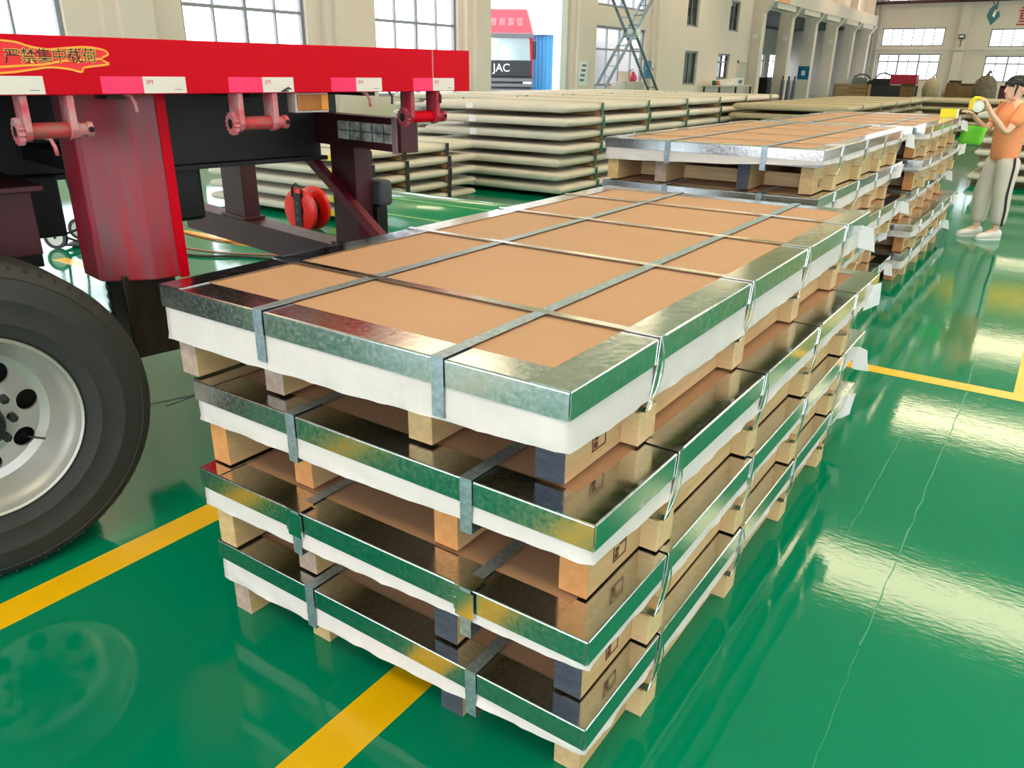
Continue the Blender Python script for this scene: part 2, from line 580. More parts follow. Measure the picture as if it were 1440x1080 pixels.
def window(n, axis, at, a0, a1, z0, z1, cols, rows, glass=M_GLASS, thick=0.045, major=None, wide=0.09):
    """axis 'X': plane X = at, a runs along Y.  rows: list of fractions of horizontal bars"""
    root = empty('window_%d' % n, (0, 0, 0))
    struct(root)

    def put(mb, p0, p1, q0, q1, d):
        if axis == 'X':
            mb.box(at - d, at + d, p0, p1, q0, q1)
        else:
            mb.box(p0, p1, at - d, at + d, q0, q1)
    fr = MB()
    put(fr, a0, a0 + wide, z0, z1, 0.05)
    put(fr, a1 - wide, a1, z0, z1, 0.05)
    put(fr, a0, a1, z0, z0 + wide, 0.05)
    put(fr, a0, a1, z1 - wide, z1, 0.05)
    xs = [a0 + (a1 - a0) * k / cols for k in range(cols + 1)]
    zs = [z0] + [z0 + (z1 - z0) * r for r in rows] + [z1]
    for k, x in enumerate(xs[1:-1], 1):
        t = thick * (1.7 if major and k in major else 1)
        b = MB()
        put(b, x - t / 2, x + t / 2, z0, z1, 0.04)
        b.build('mullion', M_FRAME, root)
    for z in zs[1:-1]:
        b = MB()
        put(b, a0, a1, z - thick * 0.8, z + thick * 0.8, 0.042)
        b.build('transom', M_FRAME, root)
    fr.build('window_frame', M_FRAME, root)
    for i in range(len(xs) - 1):
        for j in range(len(zs) - 1):
            b = MB()
            put(b, xs[i] + 0.01, xs[i + 1] - 0.01, zs[j] + 0.01, zs[j + 1] - 0.01, 0.004)
            b.build('pane', glass, root)
    return root


wnum = 0
for a, b in LEFT_WIN + [(-8, -4.5), (-1.5, 2.0)]:
    wnum += 1
    window(wnum, 'X', XL - 0.14, a, b, 0.9, 4.6, 4, (0.27, 0.525, 0.78), major=(2,))
for z0, z1, rows in ((1.1, 3.3, (0.62,)), (4.0, 6.4, (0.5,))):
    wnum += 1
    window(wnum, 'X', XL - 0.14, 28.9, 33.2, z0, z1, 4, rows, major=(2,))
for k, (a, b, z0, z1) in enumerate(OFFICE_WIN):
    wnum += 1
    window(wnum, 'X', XL - 0.14, a, b, z0, z1, 2, (0.68,) if k == 1 else (), M_GLASS if k in (1,) else M_BLUEGLASS)
for a, b, z0, z1 in AISLE_WIN:
    wnum += 1
    window(wnum, 'X', XA - 0.15, a, b, z0, z1, 3, (0.7,))
for k, (a, b, z0, z1) in enumerate(BACK_WIN):
    wnum += 1
    window(wnum, 'Y', YB + 0.15, a, b, z0, z1, 6, (0.7,) if k in (0, 2) else (), thick=0.07, major=(2, 4) if k in (0, 2) else None)
for a, b, z0, z1 in RIGHT_WIN[:8]:
    wnum += 1
    window(wnum, 'X', XR + 0.14, a, b, z0, z1, 4, (0.5,), major=(2,))

# pilasters and crane columns
for y in (9.75, 15.45, 21.15, 27.4, 34.3):
    struct(MB().box(XL, XL + 0.30, y - 0.36, y + 0.36, 0, ZR).box(XL, XL + 0.16, y - 0.62, y - 0.36, 0, ZR).build('column', M_WALL))
struct(MB().box(XL, XL + 0.05, 26.2, 26.6, 0, 5.4).build('door_1', M_GATE))
COLY = [46.9 + 5.35 * k for k in range(6)]
for k, y in enumerate(COLY):
    c = MB().box(XL - 0.2, XL + 0.55, y - 0.3, y + 0.3, 0, ZR)
    c.quadbox([(XL + 0.55, y - 0.25, 4.75), (XL + 0.56, y - 0.25, 4.75), (XL + 0.56, y + 0.25, 4.75), (XL + 0.55, y + 0.25, 4.75),
               (XL + 0.55, y - 0.25, 5.35), (XL + 1.0, y - 0.25, 5.35), (XL + 1.0, y + 0.25, 5.35), (XL + 0.55, y + 0.25, 5.35)])
    struct(c.build('column', M_WALL))
    # haunched runway beam of each bay
    if k < 5:
        y1 = COLY[k + 1]
        g = MB().box(XL + 0.45, XL + 0.95, y - 0.02, y1 - 0.02, 5.36, 6.1)
        g.box(XL + 0.5, XL + 0.9, y + 0.9, y1 - 0.9, 5.05, 5.36)
        struct(g.build('beam', M_WALL))
for x in (-9.0, -1.2):
    struct(MB().box(x - 0.35, x + 0.35, YB - 0.35, YB, 0, ZR).build('column', M_WALL))
struct(MB().box(XL + 0.2, XR, YB - 0.9, YB - 0.6, 7.05, 7.25).build('beam', M_MAROON))
pp = MB().tube([(XL + 0.6, YB - 0.412, 3.62), (XR - 0.3, YB - 0.412, 3.62)], 0.06)
tagthing(pp.build('wall_pipe', M_WALL2), 'long pale pipe running across the far end wall between window rows', 'pipe')
dp = MB()
for x in (XL + 0.35, XL + 0.75):
    dp.tube([(x, YB - 0.15, 0.0), (x, YB - 0.15, 8.9)], 0.11, 10)
    struct(dp.build('downpipe', M_WALL2))
    dp = MB()
# office door (closed leaf with casing)
dr = struct(empty('door_2', (0, 0, 0)))
MB().box(XL, XL + 0.03, 44.95, 46.3, 0, 2.2).build('door_leaf', M_WALL2, dr)
MB().box(XL, XL + 0.06, 44.85, 44.95, 0, 2.3).box(XL, XL + 0.06, 46.3, 46.4, 0, 2.3).box(XL, XL + 0.06, 44.85, 46.4, 2.2, 2.3).build('door_casing', M_WALL, dr)
MB().box(XL + 0.03, XL + 0.07, 45.05, 45.12, 1.0, 1.15).build('door_handle', M_MACHD, dr)

# ------------------------------------------------------------------ outside the gate
struct(MB().box(-90, XL - 0.29, -40, 120, -0.25, -0.02).build('ground_outside', M_CONC))
hb = empty('far_building', (-46, 14, 0))
MB().box(-4, 4, -14, 14, 0, 3.4).build('wall', M_HOUSE, hb)
for k in range(7):
    MB().box(4.0, 4.06, -13 + 4 * k, -11 + 4 * k, 1.0, 2.6).build('window', M_BLUEGLASS, hb)
tagthing(hb, 'pale bluish low building seen through the windows beside the red trailer', 'building')

# ------------------------------------------------------------------ strapped sheet packages
PW, PL, PT, HB = 1.265, 2.53, 0.2575, 0.158
STRAP_Y = (0.385, 1.005, 1.585, 2.13)
STRAP_X = (-0.235, 0.33)
RUN_X = (-0.596, -0.30, 0.205, 0.548)


def wrap_mesh(seed, dl=0.12, dr=0.11):
    """woven cover: the four hanging sides, deeper on one side than the other, with soft slanting folds"""
    hx, z1 = PW / 2 + 0.004, PT - 0.006
    per = []
    nx, ny = 56, 112
    for k in range(nx):
        per.append((-hx + 2 * hx * k / nx, -0.004, 0, -1, k / nx, 0))
    for k in range(ny):
        per.append((hx, -0.004 + (PL + 0.008) * k / ny, 1, 0, k / ny, 1))
    for k in range(nx):
        per.append((hx - 2 * hx * k / nx, PL + 0.004, 0, 1, k / nx, 2))
    for k in range(ny):
        per.append((-hx, PL + 0.004 - (PL + 0.008) * k / ny, -1, 0, k / ny, 3))
    rows = 9
    rings = []
    for r in range(rows + 1):
        f = r / rows
        ring = []
        for x, y, ox, oy, t, side in per:
            P = Vector((x * 2.6 + seed * 9.1, y * 2.6, seed * 3.3))
            drop = dl + (dr - dl) * min(1.0, max(0.0, (x + hx) / (2 * hx)))
            if side == 1:
                drop += 0.012 * math.sin(math.pi * min(1.0, t * 2))
            low = PT - drop - 0.004 * (noise.noise(P * 1.7) + 0.5) - 0.007 * math.sin(math.pi * t)
            z = z1 + (low - z1) * f
            q = (x + y) * 9 + z * 34
            ridge = 1 - abs(noise.noise(Vector((q, (x + y) * 2.0, seed * 5.0)))) * 2.2
            ridge2 = 1 - abs(noise.noise(Vector((q * 0.5 + 7, -z * 20, seed * 3.0 + 9)))) * 2.0
            fold = 0.0045 * max(0.0, ridge) ** 2 + 0.004 * max(0.0, ridge2) ** 2 + 0.003 * noise.noise(Vector((x * 14, y * 14, seed)))
            amt = 0.0 if f < 0.45 else (f - 0.45) / 0.55
            ring.append((x + ox * (0.004 + fold * amt), y + oy * (0.004 + fold * amt), z))
        rings.append(ring)
    mb = MB()
    mb.loft(rings, cap=False)
    me = mb.mesh('wrap', True)
    me.materials.append(M_WRAP)
    return me


def strip_mesh(side):
    """galvanised angle with a rolled bend: top flange 88 mm, side flange 60 mm"""
    hx, t, fl, dn, r = PW / 2 + 0.0105, 0.0016, 0.088, 0.060, 0.004
    lift = 0.0006 if side in ('front', 'back') else 0.0026
    zt = PT + lift
    # profile: (distance outwards from the package side, height)
    o = 0.0125
    prof = [(o - r - fl, zt), (o - r - 0.001, zt), (o - r, zt)] + [(o - r + r * math.sin(a), zt - r + r * math.cos(a)) for a in (0.4, 0.8, 1.2)] + [(o, zt - r), (o, zt - r - 0.001), (o, zt - dn)]
    inner = [(p[0] - (t if k > 4 else 0), p[1] - (t if k < 5 else 0)) for k, p in enumerate(prof)]
    ring = prof + inner[::-1]
    b = MB()
    if side in ('front', 'back'):
        f = (lambda p: -p[0]) if side == 'front' else (lambda p: PL + p[0])
        b.loft([[(x, f(p), p[1]) for p in ring] for x in (-hx, hx)])
    else:
        s_ = 1 if side == 'right' else -1
        b.loft([[(s_ * (PW / 2 + p[0] + 0.0015), y, p[1]) for p in ring] for y in (-0.011, PL + 0.011)])
    me = b.mesh('edge_strip', True)
    me.set_sharp_from_angle(angle=math.radians(35))
    me.materials.append(M_GALVF if side in ('front', 'back') else M_GALV)
    return me


def strap_long(x):
    """steel band running the length of the package, over both ends"""
    b, wd, t = MB(), 0.032, 0.0012
    zt, zb = PT + 0.0036, 0.128
    y0, y1 = -0.0150, PL + 0.0150
    a, c = x - wd / 2, x + wd / 2
    b.box(a, c, y0, y1, zt, zt + t)
    b.box(a, c, y0 - t, y0, zb, zt + t)
    b.box(a, c, y1, y1 + t, zb, zt + t)
    b.box(a, c, y0 - t, 0.06, zb - t, zb)
    me = b.mesh('strap')
    me.materials.append(M_STRAPB)
    return me


def strap_cross(y, seed):
    r = random.Random(seed)
    b, wd, t = MB(), 0.026, 0.0012
    zt, zb = PT + 0.0052, 0.088
    hx = PW / 2 + 0.0165
    a, c = y - wd / 2, y + wd / 2
    b.box(-hx, hx, a, c, zt, zt + t)
    for s in (-1, 1):
        k = r.uniform(0.01, 0.03)
        # two loose runs of band that bow out and meet at the cross batten
        for dy, bow in ((0, 0.004), (0.02, 0.012)):
            n = 8
            for i in range(n):
                f0, f1 = i / n, (i + 1) / n
                x0 = s * (hx + bow * math.sin(math.pi * f0) - (0.012 * f0))
                x1 = s * (hx + bow * math.sin(math.pi * f1) - (0.012 * f1))
                z0, z1 = zt + (zb - zt) * f0, zt + (zb - zt) * f1
                ya = y - 0.012 + (dy * math.sin(math.pi * f0)) - k * f0
                yb = y - 0.012 + (dy * math.sin(math.pi * f1)) - k * f1
                ww = wd if dy == 0 else 0.006
                b.bar((x0, ya + ww / 2, z0), (x1, yb + ww / 2, z1), ww, 0.0014, (1, 0, 0))
        xs = sorted((s * (hx - 0.012), s * (hx - 0.09)))
        b.box(xs[0], xs[1], a - k, c - k, zb - t, zb)
    me = b.mesh('strap')
    me.materials.append(M_STRAP)
    return me


def tag_mesh(seed):
    """paper tag hanging askew, turned half outwards"""
    w_, h_ = 0.075, 0.105
    cols, rows_ = 5, 7
    ax = Vector((0.80, 0.55, 0.0)) if seed % 2 else Vector((0.62, 0.70, 0.0))
    sl = (-0.25, 0.30, 0.05, 0.4)[seed % 4]
    rings = []
    for j in range(rows_):
        f = j / (rows_ - 1)
        rings.append([ax * (w_ * i / (cols - 1) - 0.015 + sl * 0.06 * f) + Vector((0.0, 0.012 * math.sin(3 * f + i * 0.8 + seed), -h_ * f - 0.02 * (i / (cols - 1)) * (1 if seed % 2 else -1)))
                      for i in range(cols)])
    b = MB()
    b.loft(rings, cap=False, closed_ring=False)
    me = b.mesh('paper_tag', True)
    me.materials.append(M_PAPER)
    return me


def stamp_mesh():
    b = MB()
    x = 0.5842
    y0, y1, z0, z1 = 0.20, 0.262, 0.030, 0.076
    t = 0.003
    d = (x, x + 0.0012)
    b.box(*d, y0, y1, z0, z0 + t).box(*d, y0, y1, z1 - t, z1).box(*d, y0, y0 + t, z0, z1).box(*d, y1 - t, y1, z0, z1)
    b.box(*d, y0 + 0.008, y0 + 0.024, z0 + 0.006, z0 + 0.02).box(*d, y0 + 0.010, y0 + 0.026, z0 + 0.024, z0 + 0.034)
    b.box(*d, y0 + 0.030, y1 - 0.006, z0 + 0.034, z0 + 0.038)
    me = b.mesh('stamp')
    me.materials.append(M_STAMP)
    return me


def one(mb, name, m):
    me = mb.mesh(name)
    me.materials.append(m)
    return me


WRAPS = [wrap_mesh(k, *((0.132, 0.078), (0.114, 0.074), (0.118, 0.092), (0.150, 0.128), (0.120, 0.108))[k]) for k in range(5)]
STRIPS = {k: strip_mesh(k) for k in ('front', 'back', 'left', 'right')}
SLONG = [strap_long(x) for x in STRAP_X]
SCROSS = [strap_cross(y, k) for k, y in enumerate(STRAP_Y)]
ME_TOP = one(MB().box(-PW / 2, PW / 2, 0, PL, PT - 0.012, PT - 0.0015), 'top_board', M_CARD)
ME_CORE = one(MB().box(-PW / 2 + 0.01, PW / 2 - 0.01, 0.01, PL - 0.01, HB + 0.001, PT - 0.012), 'sheet_stack', M_SHEET)
ME_RUN = one(MB().box(-0.036, 0.036, 0.085, PL - 0.085, 0, HB), 'runner', M_WOOD)
ME_BAT = one(MB().box(-PW / 2 + 0.004, PW / 2 - 0.004, -0.045, 0.045, 0, 0.085), 'cross_batten', M_WOODX)
ME_CAP = {k: one(MB().box(-0.0358, 0.0358, 0.0835, 0.0855, 0.0005, HB - 0.0005), 'painted_end', m)
          for k, m in (('o', M_WOODO), ('g', M_WOODG), ('s', M_SLATE))}
ME_TAG = [tag_mesh(k) for k in range(4)]
ME_STAMP = stamp_mesh()
ME_CLIP = one(MB().box(-0.026, 0.026, -0.020, -0.0165, PT - 0.075, PT - 0.004).box(-0.028, -0.022, -0.022, -0.0165, PT - 0.06, PT - 0.03)
              .box(-0.026, 0.026, -0.020, 0.03, PT + 0.005, PT + 0.007), 'strap_clip', M_STRAP)


def package(cx, y, z, rz, label, group, seed, ends='....', clips=False, tag=True, stamp=True, dark_strap=True):
    root = empty('sheet_package', (cx, y, z), rz)
    tagthing(root, label, 'sheet package', group)
    for k, x in enumerate(RUN_X):
        o = obj('runner', ME_RUN, root, 0.003)
        o.location.x = x
        o.location.y = (-0.07, -0.02, -0.02, 0.0)[k]
        if ends[k] != '.':
            e = obj('painted_end', ME_CAP[ends[k]], o)
    for yy in STRAP_Y:
        obj('cross_batten', ME_BAT, root, 0.002).location.y = yy
    obj('sheet_stack', ME_CORE, root)
    obj('top_board', ME_TOP, root)
    obj('wrap', WRAPS[seed % 5], root)
    for k in ('front', 'back', 'left', 'right'):
        obj('edge_strip', STRIPS[k], root)
    for k, me in enumerate(SLONG):
        s = obj('strap', me, root)
        if clips:
            obj('strap_clip', ME_CLIP, s).location.x = STRAP_X[k]
    for me in SCROSS:
        obj('strap', me, root)
    if tag:
        t = obj('paper_tag', ME_TAG[seed % 4], root)
        t.location = (PW / 2 + 0.006, PL - 0.12, PT - 0.032)
    if stamp:
        obj('stamp', ME_STAMP, root)
    return root


ORD4 = ('bottom', 'second from the floor', 'third from the floor', 'topmost')
G1 = 'sheet packages of the stack beside the red trailer'
for k, (cx, y, rz, ends, clips) in enumerate(((-1.238, 1.185, 0.0, 'g.s.', False), (-1.228, 1.155, 0.0, '.gss', True),
                                              (-1.236, 1.175, -0.008, 'oooo', False), (-1.300, 1.163, 0.0, 'gg.s', False))):
    desc = {0: 'brown-topped sheet package on the floor across a yellow line, bottom of stack by trailer',
            1: 'brown-topped sheet package with silver strap clips, second from floor, stack by the trailer',
            2: 'brown-topped sheet package on orange timber ends, third from floor, stack by the trailer',
            3: 'brown-topped sheet package lying open to view on top of the stack by the trailer'}[k]
    package(cx, y, PT * k + 0.0005 + 0.0078 * k, rz, desc, G1, k, ends, clips)

G2 = 'sheet packages of the middle stack'
NTH = ('lowest', 'second from floor', 'third from floor', 'fourth from floor', 'uppermost')
D2 = 0.242
for k in range(5):
    o = package(-1.69 + (0.03, -0.02, 0.04, 0.0, 0.0)[k], 4.40 + (0.03, 0.05, 0.02, 0.0, 0.0)[k], (D2 + 0.0070) * k + 0.0005, (0.0, 0.012, -0.008, 0.005, -0.006)[k],
                'galvanised-edged sheet package, %s of five in the middle stack of the row' % NTH[k], G2, k + 1, ('....', 'o.g.', '.g..', 'g..s', '.gs.')[k])
    o.scale = (1, 0.99, D2 / PT)
G3 = 'sheet packages of the stack beside the woman'
for k in range(5):
    o = package(-1.60 + (0.02, 0.05, -0.02, 0.03, 0.0)[k], 7.03 + (0.03, 0.0, 0.05, 0.02, 0.0)[k], (D2 + 0.0070) * k + 0.0005, (0.0, -0.012, 0.01, -0.004, 0.0)[k],
                'galvanised-edged sheet package, %s of five in the stack beside the woman' % NTH[k], G3, k + 3, 'oo.o')
    o.scale = (1, 0.99, D2 / PT)

# ------------------------------------------------------------------ paper-wrapped slabs


def slab_mesh(wd, ln, th, seed, m):
    """wrapped slab with rolled edges and a slightly uneven skin"""
    sec = []
    r = th * 0.48
    for c, s in ((1, 1), (-1, 1), (-1, -1), (1, -1)):
        for a in range(4):
            ang = math.atan2(s, c) + (-0.55 + 0.367 * a)
            sec.append((c * (wd / 2 - r * 1.6) + 1.6 * r * math.cos(ang), s * (th / 2 - r) + r * math.sin(ang)))
    n = max(6, int(ln / 0.35))
    rings = []
    for k in range(-2, n + 3):
        f = min(max(k, 0), n) / n
        shr = {-2: 0.35, -1: 0.85, n + 1: 0.85, n + 2: 0.35}.get(k, 1.0)
        yy = {-2: -0.03, -1: -0.022, n + 1: ln + 0.022, n + 2: ln + 0.03}.get(k, f * ln)
        ring = []
        for x, z in sec:
            d = noise.noise(Vector((x * 1.8, yy * 1.4, seed * 7.7 + z))) * 0.010
            ring.append((x + (d if abs(x) > wd * 0.4 else 0), yy, th / 2 + z * shr + (d * 0.6 if shr == 1 else 0)))
        rings.append(ring)
    me = MB().loft(rings).mesh('wrapped_slab', True)
    me.materials.append(m)
    return me


def wrapped_stack(prefix, cx, y, wd, ln, n, th, gap, label, group, straps, strap_m, paper=M_BEIGE, stickers=None, jitter=0.05, seed=1, z0=0.0, offs=None):
    r = random.Random(seed)
    mes = [slab_mesh(wd, ln, th, seed + k, paper) for k in range(min(n, 3))]
    bat = one(MB().box(-wd / 2 + 0.03, wd / 2 - 0.02, -0.05, 0.05, 0, gap), 'batten', M_BATTEN)
    stp = one(MB().box(-wd / 2 - 0.012, wd / 2 + 0.012, -0.018, 0.018, th + 0.007, th + 0.009)
              .box(wd / 2 + 0.010, wd / 2 + 0.0125, -0.032, 0.032, -gap * 0.9, th + 0.009)
              .box(-wd / 2 - 0.0125, -wd / 2 - 0.010, -0.022, 0.022, -gap * 0.9, th + 0.009), 'strap', strap_m)
    stk = one(MB().box(-0.06, 0.06, -0.0335, -0.031, 0.008, th - 0.016), 'sticker', stickers[0] if stickers else M_PAPER)
    names = ['bottom', 'second up', 'third up', 'fourth up', 'fifth up', 'sixth up', 'seventh up', 'eighth up']
    for k in range(n):
        z = z0 + k * (th + gap + 0.010)
        dx, dy = r.uniform(-jitter, jitter), r.uniform(-jitter, jitter) * 0.6
        if offs:
            dx = offs[k]
        root = empty('wrapped_bundle', (cx + dx, y + dy, z + 0.0005), r.uniform(-0.006, 0.006))
        nm = 'topmost' if k == n - 1 else names[k]
        tagthing(root, label % nm, 'sheet bundle', group)
        s = obj('paper_wrap', mes[k % len(mes)], root)
        s.location.z = gap + 0.001
        for yy in straps:
            b = obj('batten', bat, root)
            b.location.y = yy
            p = obj('strap', stp, root)
            p.location = (0, yy, gap + 0.001)
        if stickers:
            q = obj('sticker', stk, root)
            q.location = (stickers[1] + r.uniform(-0.08, 0.08), 0, gap + 0.006)


wrapped_stack('a', -6.68, 9.22, 2.42, 9.1, 7, 0.104, 0.060, 'cream paper-wrapped slab with green straps, %s of seven behind the green roll',
              'paper-wrapped slabs behind the green roll', (0.95, 2.45, 3.95, 5.5, 6.95, 8.5), M_GREENS, M_BEIGE, (M_PAPER, -0.35), seed=3, offs=(-0.03, -0.05, -0.08, 0.0, -0.02, 0.03, 0.0))
wrapped_stack('b', -4.30, 14.9, 2.05, 8.5, 7, 0.100, 0.050, 'tan paper-wrapped slab with dark straps, %s of seven behind the middle stack',
              'paper-wrapped slabs behind the middle stack', (1.0, 2.6, 4.2, 5.8, 7.4), M_DARKS, M_BEIGE2, seed=11)
wrapped_stack('d', -7.62, 6.15, 2.4, 2.35, 5, 0.088, 0.053, 'cream paper-wrapped slab with yellow sticker, %s of five under the red trailer deck',
              'paper-wrapped slabs behind the trailer posts', (0.42, 1.0, 1.8), M_DARKS, M_BEIGE, (M_YSTK, 1.02), seed=21)
wrapped_stack('e', -10.6, 13.0, 2.8, 9.0, 7, 0.100, 0.056, 'pale paper-wrapped slab, %s of seven near the open gate',
              'paper-wrapped slabs near the gate', (0.8, 2.6, 4.4, 6.2, 8.0), M_GREENS, M_BEIGE, seed=31)
wrapped_stack('f', 0.35, 14.8, 3.2, 3.0, 6, 0.09, 0.085, 'cream paper-wrapped slab, %s of six behind the woman',
              'paper-wrapped slabs behind the woman', (0.5, 1.5, 2.5), M_DARKS, M_BEIGE, seed=41, jitter=0.1)
wrapped_stack('g', -3.2, 27.5, 3.0, 3.0, 5, 0.10, 0.09, 'tan paper-wrapped slab with dark straps, %s of five before the scrap heap',
              'paper-wrapped slabs before the scrap heap', (0.5, 1.5, 2.5), M_DARKS, M_BEIGE2, seed=51, jitter=0.15)

# green roll
gr = empty('film_roll', (-4.05, 5.22, 0.30))
rl = MB()
rl.lathe([(0.03, -1.12), (0.285, -1.12), (0.30, -1.105), (0.30, 1.105), (0.285, 1.12), (0.03, 1.12)], 48, axis='X')
sharp_smooth(rl.build('roll_body', M_GROLL, gr), 50)
for a in (74, 118, 150):
    ca, sa = math.cos(math.radians(a)), math.sin(math.radians(a))
    MB().bar((-1.11, 0.3015 * ca, 0.3015 * sa), (1.11, 0.3015 * ca, 0.3015 * sa), 0.010, 0.003, (0, ca, sa)).build('seam_reflection', M_GLINE, gr)  # pale strips colour in the reflections along the film seams
tagthing(gr, 'large glossy green film roll lying on the floor before the cream slabs', 'roll')

# ------------------------------------------------------------------ the red flatbed trailer
# local axes: x along the trailer (towards its end by the slabs), y inwards from the outer face, z up
AZ = math.radians(9.7)
tn = Vector((math.cos(AZ), -math.sin(AZ), 0))
TR = empty('flatbed_trailer', tuple(tn * -2.70))
TR.rotation_euler = (0, 0, math.pi / 2 - AZ)
tagthing(TR, 'red flatbed trailer with silver-rimmed wheel standing beside the brown-topped stack', 'trailer')
ZB, ZT = 1.517, 1.681
rail = MB().box(-3.6, 2.5, 0, 0.012, ZB, ZT).box(-3.6, 2.5, 0.012, 0.09, ZT - 0.012, ZT).box(-3.6, 2.5, 0.012, 0.07, ZB, ZB + 0.012)
rail = rail.build('side_rail', M_RED, TR, bev=0.003)
MB().box(2.287, 2.293, -0.0015, 0.001, ZB + 0.004, ZT - 0.002).build('weld_seam', M_PINK, rail)
MB().box(-3.6, 2.5, 2.44, 2.5, ZB, ZT).build('side_rail', M_RED, TR)
MB().box(2.44, 2.5, 0.09, 2.44, ZB, ZT - 0.012).build('end_rail', M_RED, TR)
MB().box(-3.6, 2.44, 0.09, 2.44, 1.62, ZT - 0.014).build('deck', M_MAROON, TR)
for y0 in (0.90, 1.62):
    b = MB().box(-3.6, 2.33, y0, y0 + 0.14, 1.165, 1.185).box(-3.6, 2.33, y0 + 0.06, y0 + 0.08, 1.185, 1.62)
    b.box(-3.6, 2.33, y0, y0 + 0.14, 1.60, 1.62)
    b.build('chassis_beam', M_BLACK, TR)
for x in (-3.0, -2.2, -1.4, -0.6, 0.2, 1.0, 1.5, 2.0):
    MB().box(x, x + 0.06, 0.10, 2.42, 1.50, 1.619).build('cross_member', M_BLACK, TR)
MB().box(0.0, 2.3, 0.95, 1.0, 1.19, 1.60).build('chassis_panel', M_BLACK, TR)

# reflective labels along the rail
for n_, (s0, s1, s2) in enumerate(((None, 0.600, 0.795), (0.955, 1.083, 1.222), (1.372, 1.500, 1.624), (1.785, 1.899, 2.022), (2.182, 2.288, 2.408))):
    if s0:
        MB().box(s0, s1, -0.0012, 0.0, 1.520, 1.570).build('pink_reflector', M_MAG, TR)
    wl_ = MB().box(s1, s2, -0.0016, 0.0, 1.520, 1.570).build('white_reflector', M_WLAB, TR)
    MB().box(s2 - 0.040, s2 - 0.015, -0.002, -0.0015, 1.530, 1.532).build('fine_print', M_CABGREY, wl_)
    tm = text_mesh('3M', 0.020)
    tm.materials.append(mat('small_red_logo', srgb(200, 40, 60), 0.5))
    o = obj('lettering', tm, wl_)
    o.rotation_euler = (math.pi / 2, 0, 0)
    o.location = (s1 + 0.020, -0.0022, 1.553)

# banner sticker: rippling red ribbon with yellow outline and lettering


def ribbon(pts):
    """smooth 2D curve through the points"""
    out = []
    P = [Vector(p) for p in pts]
    for i in range(len(P) - 1):
        a, b, c, d = P[max(i - 1, 0)], P[i], P[i + 1], P[min(i + 2, len(P) - 1)]
        for k in range(8):
            t = k / 8
            out.append(0.5 * ((2 * b) + (c - a) * t + (2 * a - 5 * b + 4 * c - d) * t * t + (3 * b - a - 3 * c + d) * t ** 3))
    out.append(P[-1])
    return out


def flat_line(pts, wd, y, m, name, parent):
    mb = MB()
    for i in range(len(pts) - 1):
        mb.bar((pts[i][0], y, pts[i][1]), (pts[i + 1][0], y, pts[i + 1][1]), wd, 0.0006, (0, 1, 0))
    return mb.build(name, m, parent)


top_c = ribbon([(0.60, 1.655), (0.655, 1.664), (0.735, 1.661), (0.775, 1.650), (0.82, 1.643), (0.875, 1.648), (0.93, 1.652), (0.978, 1.645), (0.990, 1.633), (0.972, 1.624)])
bot_c = ribbon([(0.60, 1.597), (0.655, 1.592), (0.70, 1.594), (0.75, 1.598), (0.80, 1.601), (0.86, 1.612), (0.92, 1.616), (0.972, 1.620)])
ban = MB()
poly = [(p[0], p[1]) for p in top_c] + [(p[0], p[1]) for p in reversed(bot_c)]
ban.prism(poly, lambda p: (p[0], -0.0010, p[1]), lambda p: (p[0], 0.0, p[1]))
ban = ban.build('banner_sticker', M_BANR, TR)
tail = ribbon([(0.60, 1.590), (0.665, 1.578), (0.72, 1.580), (0.775, 1.588), (0.82, 1.594), (0.87, 1.590), (0.905, 1.582), (0.915, 1.594), (0.97, 1.602), (0.988, 1.606), (0.972, 1.615)])
tl = MB()
poly = [(p[0], p[1]) for p in tail] + [(p[0], p[1] - 0.004) for p in reversed(bot_c)]
tl.prism(poly, lambda p: (p[0], -0.0008, p[1]), lambda p: (p[0], 0.0, p[1]))
tl.build('banner_fold', M_BANR, ban)
for pts_, wd in ((top_c, 0.0052), (bot_c, 0.0060), (tail, 0.0056)):
    flat_line(pts_, wd, -0.0014, M_BANY, 'banner_outline', ban)
for off, m_, yy in ((0.0014, M_BANG, -0.0018), (0.0, M_INK, -0.0024)):
    for k, ch in enumerate('严禁集中载荷'):
        tm = text_mesh(ch, 0.043, 0.0, off)
        tm.materials.append(m_)
        o = obj('lettering', tm, ban)
        o.rotation_euler = (math.pi / 2, 0, 0)
        o.location = (0.727 + 0.0415 * k, yy, 1.620 + 0.0012 * k)

# lashing winches under the rail


